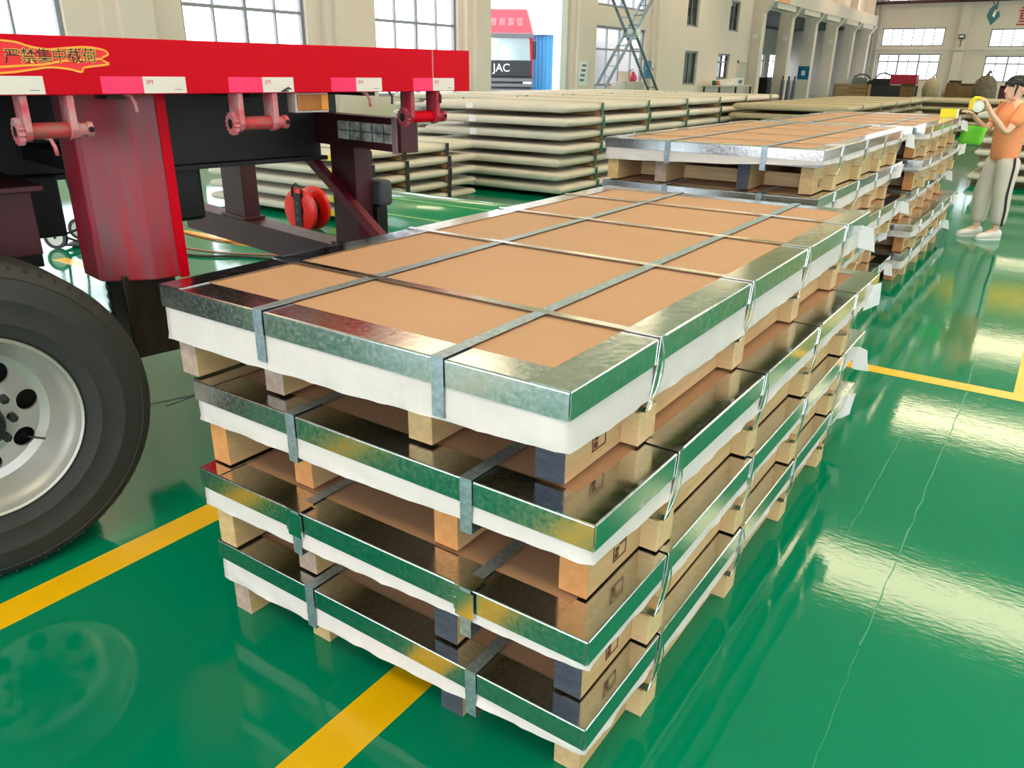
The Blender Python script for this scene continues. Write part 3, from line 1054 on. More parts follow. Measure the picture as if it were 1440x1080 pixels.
def winch(s0, s1, rust):
    root = empty('lashing_winch', (0, 0, 0))
    root.parent = TR
    m_ = M_PINK if rust else M_REDW
    for s, ring in ((s0, True), (s1, False)):
        pr = [(-0.036, 1.517), (0.036, 1.517), (0.036, 1.44), (0.036, 1.415), (0.022, 1.392), (0.0, 1.384), (-0.022, 1.392), (-0.036, 1.415), (-0.036, 1.44)]
        MB().prism(pr, lambda p: (s - 0.010, 0.045 + p[0], p[1]), lambda p: (s + 0.010, 0.045 + p[0], p[1])).build('bracket_plate', m_, root, bev=0.002)
    g = []
    for k in range(28):
        a = 2 * math.pi * k / 28
        r_ = 0.040 if k % 2 else 0.031
        g.append((r_ * math.cos(a), r_ * math.sin(a)))
    MB().prism(g, lambda p: (s0 - 0.030, 0.045 + p[0], 1.415 + p[1]), lambda p: (s0 - 0.012, 0.045 + p[0], 1.415 + p[1])).build('ratchet_wheel', m_, root)
    MB().lathe([(0.0, s0 - 0.0305), (0.017, s0 - 0.0305), (0.017, s0 - 0.020)], 14, (0, 0.045, 1.415), 'X').build('socket_hole', M_HOLE, root)
    d = MB().cyl((s0, 0.045, 1.415), (s1, 0.045, 1.415), 0.024, 18)
    d = d.build('drum', mat('worn_red_drum', srgb(196, 44, 62), 0.5, 0, 0.4, 9.0, stretch=(2, 8, 8), col2=srgb(150, 90, 84)) if rust else M_RED, root)
    sharp_smooth(d)
    e = MB().lathe([(0.026, s1 + 0.010), (0.026, s1 + 0.022), (0.020, s1 + 0.022), (0.020, s1 + 0.040), (0.024, s1 + 0.042), (0.024, s1 + 0.058), (0.0, s1 + 0.060)], 16, (0, 0.045, 1.415), 'X')
    e = sharp_smooth(e.build('capstan_end', m_, root))
    MB().lathe([(0.0, 0.0165), (0.009, 0.0165), (0.009, 0.022), (0.0, 0.0255)], 10, (s1 + 0.050, 0.045, 1.415), 'Y').build('bar_hole', M_HOLE, e)
    MB().lathe([(0.0, -0.0255), (0.009, -0.022), (0.009, -0.0245)], 10, (s1 + 0.050, 0.045, 1.415), 'Y').build('bar_hole', M_HOLE, e)


winch(0.735, 0.862, True)
winch(1.415, 1.550, True)
winch(2.185, 2.325, False)
for s in (1.055, 0.795, 1.975):
    zz = 1.517 if s != 0.795 else 1.397
    MB().tube([(s - 0.02, 0.045, zz), (s, 0.040, zz - 0.006), (s + 0.006, 0.030, zz - 0.03), (s + 0.008, 0.030, zz - 0.055)], 0.006, 8).build('rope_hook', M_PINK, TR, True)
for s in (2.07, 2.33):
    MB().tube([(s, 0.02, 1.519), (s + 0.005, 0.005, 1.50), (s, 0.0, 1.47)], 0.005, 6).build('cable_tie', M_BLKP, TR)
# amber side marker lamp
la = empty('marker_lamp', (0, 0, 0))
la.parent = TR
MB().box(1.650, 1.795, 0.04, 0.10, 1.445, 1.516).build('lamp_housing', M_WLAB, la, bev=0.004)
MB().box(1.656, 1.755, 0.030, 0.041, 1.452, 1.510).build('lens', M_AMBER, la, bev=0.004)
MB().box(1.757, 1.789, 0.030, 0.041, 1.452, 1.510).build('lens', mat('orange_lens', srgb(226, 146, 40), 0.25), la, bev=0.004)
for k in range(12):
    s = 1.662 + k * 0.0078
    MB().box(s, s + 0.0025, 0.027, 0.031, 1.456, 1.506).build('lens_rib', M_AMBER, la)
MB().tube([(1.61, 0.03, 1.530), (1.60, 0.0, 1.525), (1.57, -0.006, 1.522), (1.60, -0.004, 1.535), (1.64, 0.01, 1.520)], 0.003, 6).build('lamp_cable', M_BLKP, la)

# folded-plate landing leg with its shade-darkened inner tube and chain
lg = empty('landing_leg', (0, 0, 0))
lg.parent = TR
sec = [(1.205, 0.15), (1.085, 0.15), (1.06, 0.165), (0.945, 0.24), (0.93, 0.262), (0.93, 0.42), (1.205, 0.42)]
MB().prism(sec, lambda p: (p[0], p[1], 0.88), lambda p: (p[0], p[1], 1.60)).build('outer_leg', M_REDW, lg, bev=0.006)
MB().box(1.172, 1.207, 0.144, 0.152, 0.875, 1.517).build('leg_edge_plate', M_RED, lg, bev=0.002)
MB().box(0.985, 1.175, 0.20, 0.38, 0.585, 0.90).build('inner_leg', M_LEGD, lg, bev=0.006)
ch = MB()
for k in range(9):
    c = Vector((0.955, 0.27, 0.875 - 0.018 * k))
    pts = []
    for j in range(13):
        a = 2 * math.pi * j / 12
        dx = 0.007 * math.cos(a)
        pts.append(c + (Vector((dx, 0, 0.013 * math.sin(a))) if k % 2 else Vector((0, dx, 0.013 * math.sin(a)))))
    ch.tube(pts, 0.0025, 5, cap=False)
ch.build('chain', M_MACHD, lg)
MB().box(0.95, 1.20, 1.95, 2.2, 0.60, 1.60).build('landing_leg', M_BLACK, TR)  # far leg coloured black for the shade it stands in
MB().box(0.945, 1.19, 0.43, 1.95, 1.25, 1.31).build('leg_shaft', M_BLACK, TR)
# mudguard panel and tool box
MB().box(-0.6, 0.80, 0.38, 0.44, 0.98, 1.215).box(-0.6, 0.82, 0.30, 0.86, 1.205, 1.225).build('mudguard', M_MAROON, TR, bev=0.004)
MB().box(-0.4, 1.03, 0.86, 1.75, 0.945, 1.19).build('tool_box', M_BLACK, TR, bev=0.01)
MB().box(1.50, 1.74, 1.10, 1.95, 0.90, 1.20).build('dark_chassis_box', M_BLACK, TR, bev=0.02)  # plain dark box under the chassis
for s in (0.2, 0.45, 0.68):
    MB().bar((s, 0.42, 1.20), (s + 0.10, 0.90, 1.60), 0.03, 0.05).build('stay', M_BLACK, TR)

# underrun guard: end beam with worn plate, posts, lower bar and brace
MB().box(2.30, 2.40, 0.245, 2.30, 1.245, 1.395).build('end_beam', M_MAROON, TR, bev=0.004)
pl_ = MB().box(2.292, 2.301, 0.305, 0.735, 1.282, 1.366).build('worn_plate', mat('worn_white_plate', srgb(240, 236, 232), 0.6, 0, 0.6, 16.0, col2=srgb(120, 116, 118)), TR)
for k in range(4):
    MB().box(2.290, 2.2925, 0.36 + k * 0.09, 0.364 + k * 0.09, 1.284, 1.364).build('plate_line', M_MACHD, pl_)
MB().box(2.290, 2.2925, 0.31, 0.73, 1.322, 1.326).build('plate_line', M_MACHD, pl_)
MB().box(2.29, 2.31, 0.27, 0.30, 1.24, 1.40).build('bracket_edge', mat('dusty_grey_edge', srgb(170, 140, 146), 0.6), TR)
for y0, y1 in ((0.62, 0.83), (1.80, 2.06)):
    MB().box(2.30, 2.40, y0, y1, 0.735, 1.25).box(2.28, 2.42, y0 - 0.02, y1 + 0.02, 0.735, 0.755).build('post', M_MAROON, TR, bev=0.004)
b = MB().box(2.28, 2.42, 0.30, 2.60, 0.72, 0.735).box(2.34, 2.36, 0.30, 2.60, 0.60, 0.72).box(2.28, 2.42, 0.30, 2.60, 0.585, 0.60)
b.box(2.28, 2.29, 0.30, 2.60, 0.60, 0.72)
b.build('lower_bar', M_MAROON, TR)
MB().bar((2.285, 1.02, 1.18), (2.27, 0.36, 0.825), 0.045, 0.05).build('brace', mat('dark_red_brace', srgb(120, 22, 46), 0.45, 0, 0.25, 6), TR, bev=0.003)
MB().box(2.40, 2.48, 0.555, 0.69, 0.955, 1.085).build('rubber_buffer', M_GREYP, TR, bev=0.02)
MB().box(2.40, 2.46, 0.58, 0.68, 0.80, 0.955).build('rubber_buffer', M_BLKP, TR, bev=0.01)
MB().box(2.30, 2.40, 0.9, 2.3, 1.395, 1.62).build('end_gusset', M_BLACK, TR)

# wheels


def tyre_profile(r, rr, wd):
    return [(rr, 0.030), (rr + 0.012, 0.018), (rr + 0.03, 0.012), (rr + 0.05, 0.002), (rr + 0.052, 0.0), (rr + 0.056, 0.0), (rr + 0.06, 0.001), (r - 0.115, -0.004),
            (r - 0.112, -0.0055), (r - 0.108, -0.0055), (r - 0.105, -0.004), (r - 0.07, 0.001), (r - 0.045, 0.010), (r - 0.042, 0.008), (r - 0.036, 0.012),
            (r - 0.012, 0.030), (r - 0.004, 0.042), (r, 0.055)] + \
        [q for k in range(4) for q in ((r, 0.085 + k * 0.048), (r - 0.014, 0.088 + k * 0.048), (r - 0.014, 0.098 + k * 0.048), (r, 0.101 + k * 0.048))] + \
        [(r, wd - 0.03), (r - 0.02, wd - 0.005), (rr + 0.05, wd), (rr, wd - 0.03)]


def bool_holes(me, cutters):
    o = bpy.data.objects.new('cut', me)
    COL.objects.link(o)
    cm = cutters.mesh('cutter')
    c = bpy.data.objects.new('cutter', cm)
    COL.objects.link(c)
    md = o.modifiers.new('b', 'BOOLEAN')
    md.operation = 'DIFFERENCE'
    md.object = c
    md.solver = 'EXACT'
    dg = bpy.context.evaluated_depsgraph_get()
    out = bpy.data.meshes.new_from_object(o.evaluated_get(dg))
    bpy.data.objects.remove(o)
    bpy.data.objects.remove(c)
    return out


def wheel(s, y, full=True):
    root = empty('wheel', (s, y, 0.535))
    root.parent = TR
    ty = MB().lathe(tyre_profile(0.535, 0.300, 0.28), 96, axis='Y', close=True)
    sharp_smooth(ty.build('tyre', M_RUB, root), 28)
    tb = MB()
    for k in range(72):
        a = 2 * math.pi * k / 72
        ca, sa = math.cos(a), math.sin(a)
        tb.bar((0.519 * ca, 0.022, 0.519 * sa), (0.531 * ca, 0.05, 0.531 * sa), 0.007, 0.006, (-sa, 0, ca))
    tb.build('shoulder_tread', M_RUB, root)['kind'] = 'stuff'
    # deep-dish rim
    RS = 0.942
    prof = [(r_ * RS, h_) for r_, h_ in [(0.318, 0.028), (0.322, 0.018), (0.318, 0.012), (0.310, 0.016), (0.305, 0.035), (0.297, 0.050), (0.288, 0.060), (0.276, 0.085), (0.262, 0.115), (0.245, 0.135),
            (0.215, 0.145), (0.150, 0.125), (0.142, 0.120), (0.02, 0.120), (0.02, 0.134), (0.150, 0.139), (0.215, 0.159), (0.25, 0.150), (0.272, 0.13), (0.290, 0.09), (0.305, 0.07), (0.318, 0.06)]]
    me = MB().lathe(prof, 72, axis='Y', close=True).mesh('rim')
    cut = MB()
    for k in range(8):
        a = 2 * math.pi * (k + 0.18) / 8
        cx, cz = 0.170 * math.cos(a), 0.170 * math.sin(a)
        cut.cyl((cx, 0.05, cz), (cx, 0.25, cz), 0.035, 20)
    me = bool_holes(me, cut)
    me.materials.clear()
    me.materials.append(M_RIM)
    sharp_smooth(obj('rim', me, root), 30)
    MB().lathe([(0.0, 0.20), (0.29, 0.20), (0.29, 0.21), (0.0, 0.21)], 40, axis='Y').build('brake_drum', M_HOLE, root)
    MB().lathe([(0.0, 0.02), (0.070, 0.025), (0.080, 0.05), (0.085, 0.121)], 32, axis='Y').build('hub', M_MACHD, root, True)
    for k in range(10):
        a = 2 * math.pi * (k + 0.78) / 10
        cx, cz = 0.112 * math.cos(a), 0.112 * math.sin(a)
        MB().lathe([(0.0, 0.090), (0.014, 0.092), (0.016, 0.121)], 6, (cx, 0, cz), 'Y').build('wheel_nut', M_MACHD, root)
    a = 2 * math.pi * (8 - 0.82) / 8
    vx, vz = 0.170 * math.cos(a), 0.170 * math.sin(a)
    MB().tube([(vx, 0.17, vz), (vx + 0.01, 0.12, vz), (vx + 0.05, 0.09, vz - 0.01)], 0.004, 6).build('valve_stem', M_MACHD, root)
    return root


wheel(0.425, 0.0)
MB().cyl((0.425, 0.22, 0.535), (0.425, 2.28, 0.535), 0.065, 18).build('axle', M_BLACK, TR)
w2 = wheel(0.425, 2.5)
w2.rotation_euler = (0, 0, math.pi)
for y0 in (0.97, 1.69):
    MB().box(0.33, 0.52, y0 - 0.05, y0 + 0.05, 0.58, 1.17).build('spring_hanger', M_BLACK, TR)

# ------------------------------------------------------------------ things on the floor behind the trailer
rr = empty('cable_reel', (-6.50, 5.62, 0.0), math.radians(2))
for y0, y1 in ((-0.10, -0.04), (0.09, 0.15)):
    ly = MB().lathe([(0.07, y0), (0.20, y0), (0.225, y0 + 0.012), (0.225, y1 - 0.012), (0.20, y1), (0.07, y1)], 36, (0, 0, 0.225), 'Y', close=True)
    sharp_smooth(ly.build('flange', M_REEL, rr))
sharp_smooth(MB().lathe([(0.0, -0.05), (0.12, -0.05), (0.12, 0.10), (0.0, 0.10)], 28, (0, 0, 0.225), 'Y').build('cable_drum', M_BLKP, rr))
MB().box(-0.05, 0.05, -0.118, -0.098, 0.06, 0.40).build('socket_panel', M_BLKP, rr, bev=0.006)
for zz in (0.14, 0.22, 0.30):
    MB().lathe([(0.0, -0.122), (0.022, -0.122), (0.022, -0.117)], 14, (0, 0, zz), 'Y').build('socket', M_GREYP, rr)
MB().tube([(-0.07, -0.11, 0.36), (-0.06, -0.11, 0.46), (0.0, -0.11, 0.50), (0.06, -0.11, 0.46), (0.07, -0.11, 0.36)], 0.011, 8).build('handle', M_MACHD, rr, True)
tagthing(rr, 'red round cable reel with black centre standing on the floor under the trailer', 'cable reel')


def cable(pts, r, m, label):
    n_ = ribbon([(p[0], p[1]) for p in pts])
    o = MB().tube([(p[0], p[1], r + 0.0005) for p in n_], r, 6).build('floor_cable', m, None, True)
    tagthing(o, label, 'cable')


cable([(-7.25, 4.0), (-6.9, 4.05), (-6.3, 4.15), (-5.9, 4.4), (-5.3, 4.55), (-4.6, 4.6)], 0.012, M_BLKP, 'black cable trailing across the shiny floor under the trailer')
cable([(-7.6, 4.75), (-6.8, 4.7), (-6.1, 4.85), (-5.8, 5.0), (-5.5, 5.0), (-5.3, 4.9)], 0.010, M_ORANGE, 'orange cable lying behind the black cable under the trailer')
cable([(-7.3, 4.4), (-6.7, 4.3), (-6.2, 4.4), (-5.8, 4.6), (-5.45, 4.68), (-5.3, 4.66)], 0.007, M_PINKC, 'thin pink cable lying between the black and orange cables under the trailer')
tw = empty('hand_trolley', (-7.75, 3.75, 0.0), math.radians(35))
for y in (-0.22, 0.22):
    sharp_smooth(MB().lathe([(0.075, -0.02), (0.105, -0.02), (0.105, 0.02), (0.075, 0.02)], 28, (0, y, 0.105), 'Y', close=True).build('tyre', M_BLKP, tw))
    sharp_smooth(MB().lathe([(0.0, -0.014), (0.078, -0.014), (0.078, 0.014), (0.0, 0.014)], 28, (0, y, 0.105), 'Y').build('wheel_disc', M_WHITEP, tw))
MB().cyl((0, -0.24, 0.105), (0, 0.24, 0.105), 0.012).build('axle', M_MACHD, tw)
for y in (-0.16, 0.16):
    MB().tube([(0.25, y, 0.03), (0.05, y, 0.10), (0.02, y, 0.45), (-0.05, y, 0.85)], 0.014, 8).build('frame_tube', M_MACHD, tw, True)
MB().box(0.05, 0.32, -0.2, 0.2, 0.02, 0.035).build('toe_plate', M_MACHD, tw)
tagthing(tw, 'small hand trolley with white wheels on the floor behind the trailer tyre', 'trolley')
cl = empty('cable_plug', (-6.35, 3.86, 0.0), 0.5)
MB().box(-0.09, 0.09, -0.03, 0.03, 0, 0.06).build('plug_body', M_BLKP, cl, bev=0.01)
MB().box(0.09, 0.13, -0.022, 0.022, 0.008, 0.052).build('plug_collar', M_GREENS, cl, bev=0.006)
tagthing(cl, 'small black and green plug lying on the floor behind the trailer leg', 'plug')

# ------------------------------------------------------------------ the woman at the far stack


def skin_mesh(name, nodes, edges, root, m, sub=2):
    me = bpy.data.meshes.new(name)
    keys = list(nodes)
    me.from_pydata([nodes[k][0] for k in keys], [(keys.index(a), keys.index(b)) for a, b in edges], [])
    o = bpy.data.objects.new(name, me)
    COL.objects.link(o)
    o.modifiers.new('skin', 'SKIN').use_smooth_shade = True
    sv = me.skin_vertices[0].data if me.skin_vertices else None
    if sv is None:
        bm = bmesh.new()
        bm.from_mesh(me)
        bm.verts.layers.skin.verify()
        bm.to_mesh(me)
        bm.free()
        sv = me.skin_vertices[0].data
    for i, k in enumerate(keys):
        r = nodes[k][1]
        sv[i].radius = r if isinstance(r, tuple) else (r, r)
        sv[i].use_root = (k == root)
    s = o.modifiers.new('sub', 'SUBSURF')
    s.levels = s.render_levels = sub
    dg = bpy.context.evaluated_depsgraph_get()
    out = bpy.data.meshes.new_from_object(o.evaluated_get(dg))
    bpy.data.objects.remove(o)
    out.name = name
    out.materials.clear()
    out.materials.append(m)
    out.polygons.foreach_set('use_smooth', [True] * len(out.polygons))
    return out


def ell(c, rx, ry, n=20, ax=(1, 0, 0), ay=(0, 1, 0)):
    ax, ay, c = Vector(ax), Vector(ay), Vector(c)
    return [c + ax * rx * math.cos(2 * math.pi * k / n) + ay * ry * math.sin(2 * math.pi * k / n) for k in range(n)]


PE = empty('person', (-0.545, 9.80, 0.0), math.radians(-145.4))
tagthing(PE, 'woman in orange t-shirt and pale trousers with black side stripe, taping a package', 'person')
nodes = {'pelvis': ((0, 0, 0.88), (0.10, 0.13)), 'waist': ((0.0, 0, 1.02), (0.085, 0.11)), 'chest': ((0.01, 0, 1.22), (0.095, 0.13)),
         'collar': ((0.0, 0, 1.345), (0.06, 0.09)), 'neck': ((0.02, 0, 1.40), 0.046), 'skull': ((0.045, 0, 1.48), 0.05)}
edges = [('pelvis', 'waist'), ('waist', 'chest'), ('chest', 'collar'), ('collar', 'neck'), ('neck', 'skull')]
for sd, y in (('l', 1), ('r', -1)):
    fx = -0.03 if sd == 'l' else 0.06
    nodes.update({'hip' + sd: ((0, 0.085 * y, 0.82), 0.082), 'knee' + sd: ((0.03 + fx, 0.095 * y, 0.47), 0.055), 'ankle' + sd: ((0.0 + fx, 0.10 * y, 0.10), 0.036),
                  'ball' + sd: ((0.11 + fx, 0.105 * y, 0.045), 0.034), 'toe' + sd: ((0.165 + fx, 0.105 * y, 0.038), 0.026)})
    edges += [('pelvis', 'hip' + sd), ('hip' + sd, 'knee' + sd), ('knee' + sd, 'ankle' + sd), ('ankle' + sd, 'ball' + sd), ('ball' + sd, 'toe' + sd)]
    if sd == 'l':
        sh, el, wr, pm = (0.0, 0.165, 1.315), (0.16, 0.20, 1.085), (0.335, 0.15, 1.285), (0.375, 0.14, 1.345)
        fing = [((0.385, 0.115, 1.392), (0.412, 0.105, 1.412), (0.440, 0.118, 1.405)), ((0.400, 0.132, 1.398), (0.428, 0.124, 1.416), (0.455, 0.134, 1.406)),
                ((0.410, 0.150, 1.394), (0.438, 0.144, 1.410), (0.462, 0.150, 1.398)), ((0.414, 0.168, 1.384), (0.440, 0.164, 1.398), (0.460, 0.166, 1.386)),
                ((0.400, 0.105, 1.335), (0.425, 0.098, 1.340), (0.448, 0.106, 1.346))]
    else:
        sh, el, wr, pm = (0.01, -0.165, 1.315), (0.13, -0.21, 1.09), (0.345, -0.10, 1.225), (0.405, -0.065, 1.258)
        fing = [((0.450, -0.085, 1.278), (0.478, -0.082, 1.280), (0.500, -0.080, 1.271)), ((0.456, -0.064, 1.281), (0.486, -0.056, 1.283), (0.510, -0.052, 1.272)),
                ((0.456, -0.044, 1.280), (0.485, -0.032, 1.281), (0.507, -0.026, 1.271)), ((0.450, -0.026, 1.276), (0.474, -0.012, 1.276), (0.492, -0.006, 1.268)),
                ((0.412, -0.020, 1.262), (0.432, 0.006, 1.266), (0.452, 0.018, 1.266))]
    nodes.update({'sh' + sd: (sh, 0.050), 'el' + sd: (el, 0.036), 'wr' + sd: (wr, 0.024), 'pm' + sd: (pm, (0.024, 0.030))})
    edges += [('collar', 'sh' + sd), ('sh' + sd, 'el' + sd), ('el' + sd, 'wr' + sd), ('wr' + sd, 'pm' + sd)]
    for k, ch_ in enumerate(fing):
        prev = 'pm' + sd
        for j, p in enumerate(ch_):
            nm = 'f%s%d%d' % (sd, k, j)
            nodes[nm] = (p, (0.0105, 0.0098, 0.0085)[j])
            edges.append((prev, nm))
            prev = nm
obj('body', skin_mesh('body', nodes, edges, 'pelvis', M_SKIN), PE)

# head: shaped rings from chin to crown, face towards +x
hd = MB()
rings = []
for z, xb, xf, ry in ((1.392, 0.022, 0.055, 0.030), (1.402, 0.010, 0.112, 0.040), (1.416, -0.012, 0.129, 0.050), (1.434, -0.030, 0.134, 0.058), (1.452, -0.044, 0.135, 0.064),
                      (1.470, -0.054, 0.136, 0.069), (1.490, -0.062, 0.135, 0.073), (1.508, -0.066, 0.134, 0.075), (1.528, -0.068, 0.137, 0.077), (1.552, -0.066, 0.134, 0.077),
                      (1.575, -0.058, 0.124, 0.072), (1.596, -0.040, 0.104, 0.060), (1.612, -0.010, 0.074, 0.040), (1.618, 0.015, 0.050, 0.018)):
    rings.append(ell(((xb + xf) / 2, 0, z), (xf - xb) / 2, ry, 28))
hd.loft(rings)
HD = hd.build('head', M_SKIN, PE, True, sub=1)
nose = MB().loft([ell((0.132, 0, 1.512), 0.008, 0.009, 10), ell((0.140, 0, 1.494), 0.012, 0.011, 10), ell((0.148, 0, 1.478), 0.014, 0.014, 10), ell((0.143, 0, 1.468), 0.012, 0.014, 10), ell((0.134, 0, 1.464), 0.006, 0.010, 10)])
nose.build('nose', M_SKIN, HD, True, sub=1)
for y in (-1, 1):
    MB().lathe([(0.0, -0.009), (0.006, -0.007), (0.009, 0.0), (0.006, 0.007), (0.0, 0.009)], 12, (0.124, 0.031 * y, 1.508), 'Z').build('eye', M_WHITEP, HD, True)
    MB().lathe([(0.0, -0.004), (0.004, 0.0), (0.0, 0.004)], 10, (0.131, 0.031 * y, 1.508), 'Z').build('iris', M_HAIR, HD, True)
    MB().tube([(0.124, 0.046 * y, 1.524), (0.132, 0.030 * y, 1.528), (0.135, 0.016 * y, 1.525)], 0.0028, 6).build('eyebrow', M_HAIR, HD, True)
    er = MB().loft([ell((0.022, 0.070 * y, 1.466), 0.006, 0.006, 10), ell((0.020, 0.078 * y, 1.478), 0.011, 0.008, 10), ell((0.016, 0.082 * y, 1.498), 0.016, 0.009, 10), ell((0.012, 0.080 * y, 1.515), 0.015, 0.008, 10), ell((0.012, 0.074 * y, 1.524), 0.007, 0.006, 10)])
    er.build('ear', M_SKIN, HD, True)
MB().loft([ell((0.130, 0, 1.440), 0.003, 0.012, 10), ell((0.134, 0, 1.445), 0.006, 0.021, 10), ell((0.136, 0, 1.450), 0.004, 0.020, 10), ell((0.132, 0, 1.456), 0.003, 0.012, 10)]).build('mouth', M_LIP, HD, True)
# hair: cap over crown and back, fringe, gathered tail
hr = MB()
rings = []
for z, xb, xf, ry in ((1.425, -0.060, -0.005, 0.040), (1.45, -0.078, 0.000, 0.062), (1.48, -0.088, 0.004, 0.078), (1.51, -0.094, 0.030, 0.087), (1.535, -0.096, 0.115, 0.091), (1.555, -0.094, 0.148, 0.092),
                      (1.580, -0.086, 0.143, 0.087), (1.605, -0.068, 0.122, 0.074), (1.625, -0.040, 0.092, 0.052), (1.636, -0.010, 0.058, 0.026)):
    rings.append(ell(((xb + xf) / 2, 0, z), (xf - xb) / 2, ry, 28))
hr.loft(rings)
HR = hr.build('hair', M_HAIR, PE, True, sub=1)
for y in (-0.062, -0.045, -0.022, 0.0, 0.024, 0.046, 0.064):
    MB().tube([(0.10 - abs(y) * 0.3, y * 0.8, 1.590), (0.146 - abs(y) * 0.45, y, 1.558), (0.150 - abs(y) * 0.55, y * 1.1, 1.533 - abs(y) * 0.25)], [0.012, 0.015, 0.005], 8).build('fringe_lock', M_HAIR, HR, True)
for y in (-1, 1):
    MB().tube([(0.07, 0.078 * y, 1.56), (0.085, 0.084 * y, 1.52), (0.090, 0.078 * y, 1.47), (0.088, 0.074 * y, 1.43)], [0.012, 0.011, 0.008, 0.003], 8).build('side_lock', M_HAIR, HR, True)
MB().tube([(-0.085, 0, 1.50), (-0.13, 0, 1.48), (-0.145, 0.0, 1.42), (-0.135, 0.0, 1.34)], [0.03, 0.04, 0.036, 0.012], 12).build('pony_tail', M_HAIR, HR, True)

# t-shirt
tn_ = {'hem': ((0.0, 0, 0.80), (0.135, 0.175)), 'w': ((0.0, 0, 0.98), (0.130, 0.170)), 'c': ((0.01, 0, 1.20), (0.128, 0.165)), 'k': ((0.0, 0, 1.325), (0.075, 0.105))}
te = [('hem', 'w'), ('w', 'c'), ('c', 'k')]
for sd, sh, el in (('l', (0.0, 0.165, 1.312), (0.115, 0.192, 1.145)), ('r', (0.01, -0.165, 1.312), (0.095, -0.198, 1.145))):
    tn_['s' + sd] = (sh, 0.070)
    tn_['e' + sd] = (el, 0.074)
    te += [('k', 's' + sd), ('s' + sd, 'e' + sd)]
SH = obj('t_shirt', skin_mesh('t_shirt', tn_, te, 'w', M_SHIRT), PE)
MB().lathe([(0.052, 1.372), (0.060, 1.372), (0.066, 1.362), (0.060, 1.356)], 24, (0.014, 0, 0), 'Z', close=True).build('collar', M_SHIRT, SH, True)
# trousers
for sd, y in (('l', 1), ('r', -1)):
    fx = -0.03 if sd == 'l' else 0.06
    rings = []
    for z, rx, ry, cx in ((0.155, 0.070, 0.074, fx - 0.005), (0.20, 0.078, 0.080, fx), (0.32, 0.084, 0.086, fx + 0.004), (0.47, 0.090, 0.090, 0.025 + fx), (0.62, 0.100, 0.096, 0.012 + fx * 0.6), (0.76, 0.112, 0.100, fx * 0.3), (0.86, 0.118, 0.098, 0.0)):
        rg = ell((cx, (0.10 if z < 0.5 else 0.10 - (z - 0.5) * 0.03) * y, z), rx, ry, 22)
        rings.append([p * 1.0 + Vector((noise.noise(p * 9) * 0.008, noise.noise(p * 9 + Vector((5, 5, 5))) * 0.006, 0)) for p in rg])
    lo = MB().loft(rings).build('trouser_leg', M_PANTS, PE, True, sub=1)
    st = MB()
    pts = [(fx * f_ + 0.0, 0, z) for z, f_ in ((0.16, 1), (0.86, 0))]
    sp = [Vector((cx, y * yy, z)) for z, cx, yy in ((0.157, fx - 0.005, 0.177), (0.20, fx, 0.183), (0.32, fx + 0.004, 0.190), (0.47, 0.025 + fx, 0.193), (0.62, 0.012 + fx * 0.6, 0.194), (0.76, fx * 0.3, 0.194), (0.85, 0.0, 0.190))]
    for a, b_ in zip(sp[:-1], sp[1:]):
        st.bar(a, b_, 0.020, 0.012, (0, 1, 0))
    st.build('side_stripe', M_INK, lo)
    # shoes
    sh_ = [ell((-0.050 + fx, 0.103 * y, 0.035), 0.012, 0.026, 18, (0, 0, 1)), ]
    rg = []
    for x, h_, wd in ((-0.068, 0.030, 0.012), (-0.060, 0.044, 0.028), (-0.03, 0.052, 0.036), (0.02, 0.052, 0.038), (0.06, 0.042, 0.041), (0.11, 0.034, 0.045), (0.155, 0.027, 0.043), (0.185, 0.020, 0.030), (0.195, 0.014, 0.010)):
        rg.append([Vector((x + fx, 0.103 * y + wd * math.cos(2 * math.pi * k / 18), 0.012 + h_ + h_ * max(-0.9, math.sin(2 * math.pi * k / 18)))) for k in range(18)])
    so = MB().loft(rg).build('shoe', M_SHOE, PE, True)
    sole = [(-0.070, 0.0), (-0.060, 0.026), (-0.02, 0.036), (0.05, 0.040), (0.11, 0.046), (0.16, 0.043), (0.19, 0.026), (0.20, 0.0), (0.19, -0.026), (0.16, -0.043), (0.11, -0.046), (0.05, -0.040), (-0.02, -0.036), (-0.060, -0.026)]
    MB().prism(sole, lambda p: (p[0] + fx, 0.103 * y + p[1], 0.0005), lambda p: (p[0] + fx, 0.103 * y + p[1], 0.017)).build('sole', M_WHITEP, so)
    for k in range(3):
        MB().tube([(0.035 + fx + 0.022 * k, 0.103 * y - 0.016, 0.098 - 0.010 * k), (0.035 + fx + 0.022 * k, 0.103 * y + 0.016, 0.098 - 0.010 * k)], 0.003, 6).build('lace', M_WHITEP, so)

# tape dispenser in her raised hand
td = empty('tape_dispenser', (-0.545, 9.80, 0.0), math.radians(-145.4))
M_CLEAR = mat('clear_tape', srgb(226, 232, 228), 0.15, 0, 0.1, 10, coat=0.5)
sharp_smooth(MB().lathe([(0.030, -0.035), (0.055, -0.035), (0.055, 0.035), (0.030, 0.035)], 28, (0.47, 0.125, 1.335), 'Y', close=True).build('tape_roll', M_CLEAR, td))
MB().tube([(0.43, 0.125, 1.385), (0.455, 0.125, 1.412), (0.50, 0.125, 1.415), (0.53, 0.125, 1.39)], 0.017, 10).build('handle', M_YSTK, td, True)
MB().box(0.515, 0.535, 0.09, 0.16, 1.30, 1.39).build('cutter', M_YSTK, td, bev=0.004)
MB().lathe([(0.0, -0.04), (0.030, -0.04), (0.030, 0.04), (0.0, 0.04)], 20, (0.47, 0.125, 1.335), 'Y').build('hub', M_WHITEP, td)
tagthing(td, 'clear tape dispenser with yellow handle held up in the woman\'s hand', 'tape dispenser')

